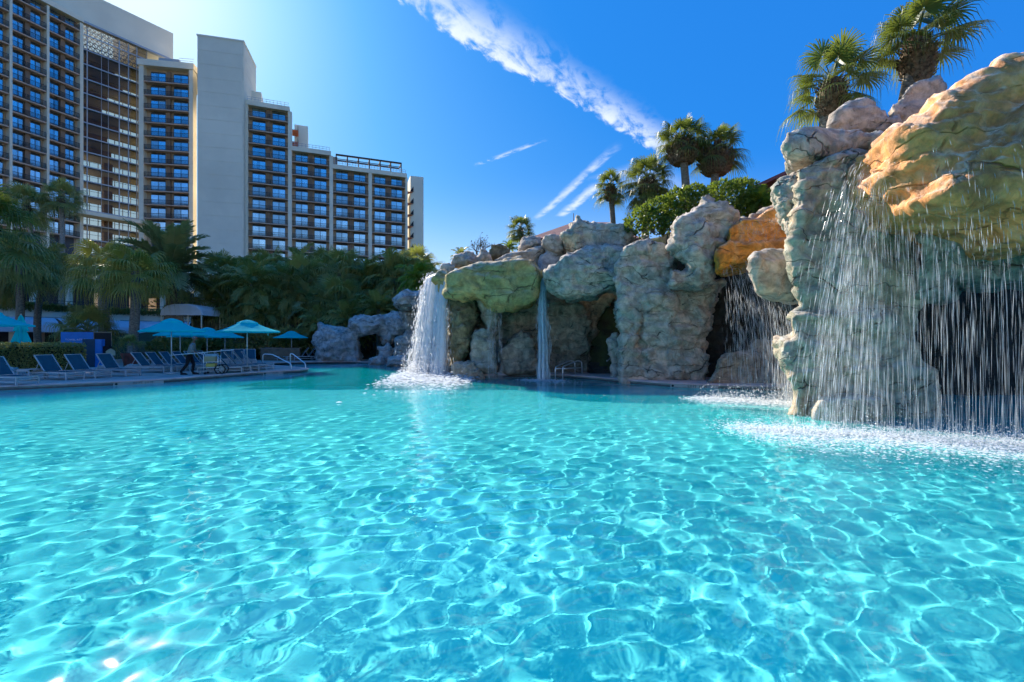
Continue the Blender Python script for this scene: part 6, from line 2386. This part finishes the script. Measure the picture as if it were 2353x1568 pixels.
def waterfall(label, sheets, name='waterfall'):
    c = np.array(sheets[0][1][0])
    o = thing(name, label, 'waterfall', (float(c[0]), float(c[1]), 0))
    for (n, lip, v0, jit, lw, ll, mat, seed, spread, pname) in sheets:
        v, q = strands(n, lip, v0, jit, lw, ll, seed, 0, spread)
        v = v - np.array([c[0], c[1], 0])
        tag(link(pname, raw_mesh(pname, v, q), mat, o), kind='stuff')
    return o


# big white fall at the left end of the green slab
lipA = [P(984, 636, 25.2), P(1000, 629, 24.6), P(1014, 632, 24.2), P(1027, 650, 23.6)]
vA = [(-.72, -.5, .2), (-.5, -.7, .2), (-.25, -.8, .1), (.02, -.7, 0)]
o = waterfall('broad white waterfall pouring off the left end of the green slab',
              [(2600, lipA, vA, .06, .026, .55, FALL_W, 1, .10, 'water_threads'), (3500, lipA, vA, .12, .014, .32, DROP, 2, .26, 'spray')])
for k in range(3):
    dl = Vector((.05 * k, -.22 * k, -.02 * k))
    add_sheet(o, lipA[0], [p + dl for p in lipA], vA, 11 + k, SH_WHITE, wob=.10)
# thin drips under the green slab
lip = [P(1118, 706, 21.7), P(1135, 712, 21.7), P(1156, 715, 21.7)]
o = waterfall('fine dripping veil under the middle of the green slab', [(160, lip, [(0, -.1, 0)] * 3, .05, .007, .7, FALL_T, 3, .03, 'drips')])
add_sheet(o, lip[0], lip, [(0, -.08, 0)] * 3, 21, SH_THIN)
# narrow blue fall
lip = [P(1239, 634, 22.3), P(1251, 636, 22.3)]
o = waterfall('narrow blue waterfall dropping between the two overhanging slabs',
              [(420, lip, [(0, -.5, 0), (.10, -.55, 0)], .04, .014, .8, FALL_B, 4, .12, 'water_threads'), (260, lip, [(.05, -.6, 0), (.12, -.6, 0)], .06, .010, .5, FALL_T, 5, .16, 'spray')])
add_sheet(o, lip[0], lip, [(-.05, -.45, 0), (.14, -.55, 0)], 22, SH_BLUE, nu=24, wob=.12)
add_sheet(o, lip[0], lip, [(-.02, -.55, 0), (.06, -.6, 0)], 23, SH_BLUE, nu=24, wob=.12)
# orange ledge fall in the middle
lip = [P(1660, 618, 16.7), P(1700, 612, 16.7), P(1725, 600, 16.6), P(1790, 680, 14.0), P(1830, 690, 13.6)]
o = waterfall('loose sparkling waterfall from the orange ledge across the middle cave',
              [(2600, lip, [(.2, -.6, 0), (.35, -.9, .1), (.5, -1.0, .2), (.2, -.4, 0), (.1, -.4, 0)], .12, .0042, .65, DROP, 6, .25, 'water_threads')])
add_sheet(o, lip[0], [P(1690, 519, 17.25), P(1740, 508, 17.2), P(1800, 494, 17.15)], [(0, -.25, 0)] * 3, 24, SH_FILM, tmax=.42)
# right: spout over the pillar and curtain before the cave
lip = [P(1975, 362, 10.4), P(2015, 400, 9.6), P(2040, 430, 9.2)]
vs = [(-1.2, -.2, .9), (-.8, -.4, .5), (-.3, -.4, .2)]
o = waterfall('bright spouting waterfall that leaps off the yellow overhang in front of the pillar',
              [(800, lip, vs, .10, .0026, .85, DROP, 7, .26, 'water_threads'), (480, lip[:2], [(-1.4, -.1, .8), (-.8, -.3, .4)], .12, .0055, .5, DROP, 8, .18, 'white_core')])
add_sheet(o, lip[0], lip, vs, 25, SH_THIN, nu=90, wob=.12)
lip = [P(2060, 470, 8.9), P(2120, 505, 8.6), P(2200, 535, 8.3), P(2300, 565, 8.1), P(2400, 575, 7.9), P(2520, 580, 7.6), P(2640, 585, 7.6)]
waterfall('long curtain of falling drops in front of the dark right cave', [(1300, lip, [(-.1, -.2, 0)] * 7, .10, .0026, .9, DROP, 9, .10, 'water_threads')])
lip = [P(2110, 345, 9.0), P(2190, 372, 8.5), P(2230, 340, 8.6), P(2320, 300, 8.2), P(2420, 280, 8.0)]
o = thing('trickle', 'thin film of water trickling over the face of the yellow overhang', 'trickle', (9, 8.5, 0))
v, q = strands(260, lip, [(-.1, -.45, .2)] * 5, .25, .0042, .3, 10, 3.3, .12)
tag(link('water_threads', raw_mesh('water_threads', v - np.array([9, 8.5, 0]), q), FALL_T, o), kind='stuff')

# ---------------------------------------------------------------- foam and splashes on the pool
HEXV = np.array([[math.cos(a), math.sin(a), 0] for a in np.linspace(0, 2 * math.pi, 6, endpoint=False)] + [[0, 0, .55]])
HEXF = np.array([[k, (k + 1) % 6, 6] for k in range(6)])


def foam(label, n, sampler, smin_, smax_, seed, up=0.0):
    r = np.random.default_rng(seed)
    x, y = sampler(r, n)
    s = np.exp(r.uniform(np.log(smin_), np.log(smax_), n))
    z = wave(x, y) * .8 + .004 + up * r.exponential(1, n)
    ang = r.uniform(0, 1, n)
    v = HEXV[None] * s[:, None, None] * np.array([1, 1, .5]) + np.stack([x, y, z], 1)[:, None]
    q = HEXF[None] + (np.arange(n) * 7)[:, None, None]
    o = link('splash_foam', raw_mesh('splash_foam', v.reshape(-1, 3), q.reshape(-1, 3)), FOAM, None, False)
    return tag(o, label, kind='stuff')


def line_sampler(pts, width, side):
    pts = np.array(pts, float)

    def f(r, n):
        u = r.random(n) * (len(pts) - 1)
        i = u.astype(int)
        t = (u - i)[:, None]
        p = pts[i] * (1 - t) + pts[i + 1] * t
        w = np.abs(r.normal(0, 1, n)) ** 1.3 * width * np.where(r.random(n) < .7, -1, .45)
        # clumps
        p = p + np.stack([r.normal(0, .25, n), w], 1) + side * r.random((n, 1))
        return p[:, 0], p[:, 1]
    return f


foam('white foam at the foot of the broad left waterfall', 17000, line_sampler([(-5.6, 24.4), (-4.6, 23.8), (-3.3, 23.3), (-2.2, 22.6)], 1.5, np.array([.3, 0.])), .02, .10, 1, .05)
foam('ring of foam at the foot of the narrow blue waterfall', 900, line_sampler([(.6, 21.6), (1.5, 21.4), (2.2, 21.3)], .5, np.array([0., 0.])), .015, .05, 2, .01)
foam('white foam line below the orange ledge waterfall', 4200, line_sampler([(5.6, 14.6), (6.8, 13.9), (8.2, 13.1)], .35, np.array([0., 0.])), .012, .045, 3, .02)
foam('bright splash of foam in front of the pillar', 20000, line_sampler([(4.4, 9.6), (5.6, 9.1), (6.8, 8.6), (8.2, 8.0), (9.6, 7.4)], .6, np.array([.2, 0.])), .007, .032, 4, .03)
foam('scattered foam flecks under the right water curtain', 2600, line_sampler([(7.2, 9.6), (8.8, 9.0), (10.6, 8.6)], 1.0, np.array([.2, 0.])), .006, .022, 5, .01)
foam('sparse bubbles drifting over the middle of the pool', 900, line_sampler([(-6, 21), (0, 18), (5, 13), (6, 9)], 2.0, np.array([.5, 0.])), .006, .018, 6, .0)


def spray(label, n, sampler, s0, s1, hgt, seed):
    """droplets thrown up where the falls strike"""
    r = np.random.default_rng(seed)
    x, y = sampler(r, n)
    z = .02 + hgt * r.exponential(.45, n)
    s = np.exp(r.uniform(np.log(s0), np.log(s1), n))
    b = np.array([[1, 0, 0], [-1, 0, 0], [0, 1, 0], [0, -1, 0], [0, 0, 1.6], [0, 0, -1.6]])
    f = np.array([[0, 2, 4], [2, 1, 4], [1, 3, 4], [3, 0, 4], [2, 0, 5], [1, 2, 5], [3, 1, 5], [0, 3, 5]])
    v = b[None] * s[:, None, None] + np.stack([x, y, z], 1)[:, None]
    q = f[None] + (np.arange(n) * 6)[:, None, None]
    return tag(link('splash_drops', raw_mesh('splash_drops', v.reshape(-1, 3), q.reshape(-1, 3)), DROP), label, kind='stuff')


spray('droplets thrown up at the foot of the broad left waterfall', 5000, line_sampler([(-5.1, 24.2), (-4.3, 23.8), (-3.4, 23.4)], .45, np.array([0., 0.])), .008, .026, .7, 31)
spray('droplets thrown up before the pillar', 6000, line_sampler([(5.0, 9.4), (6.0, 9.0), (7.2, 8.6), (8.6, 8.1), (9.6, 7.6)], .25, np.array([0., 0.])), .003, .009, .22, 32)
spray('droplets below the orange ledge fall', 2200, line_sampler([(5.9, 14.4), (6.9, 13.8), (8.0, 13.2)], .2, np.array([0., 0.])), .005, .013, .25, 33)
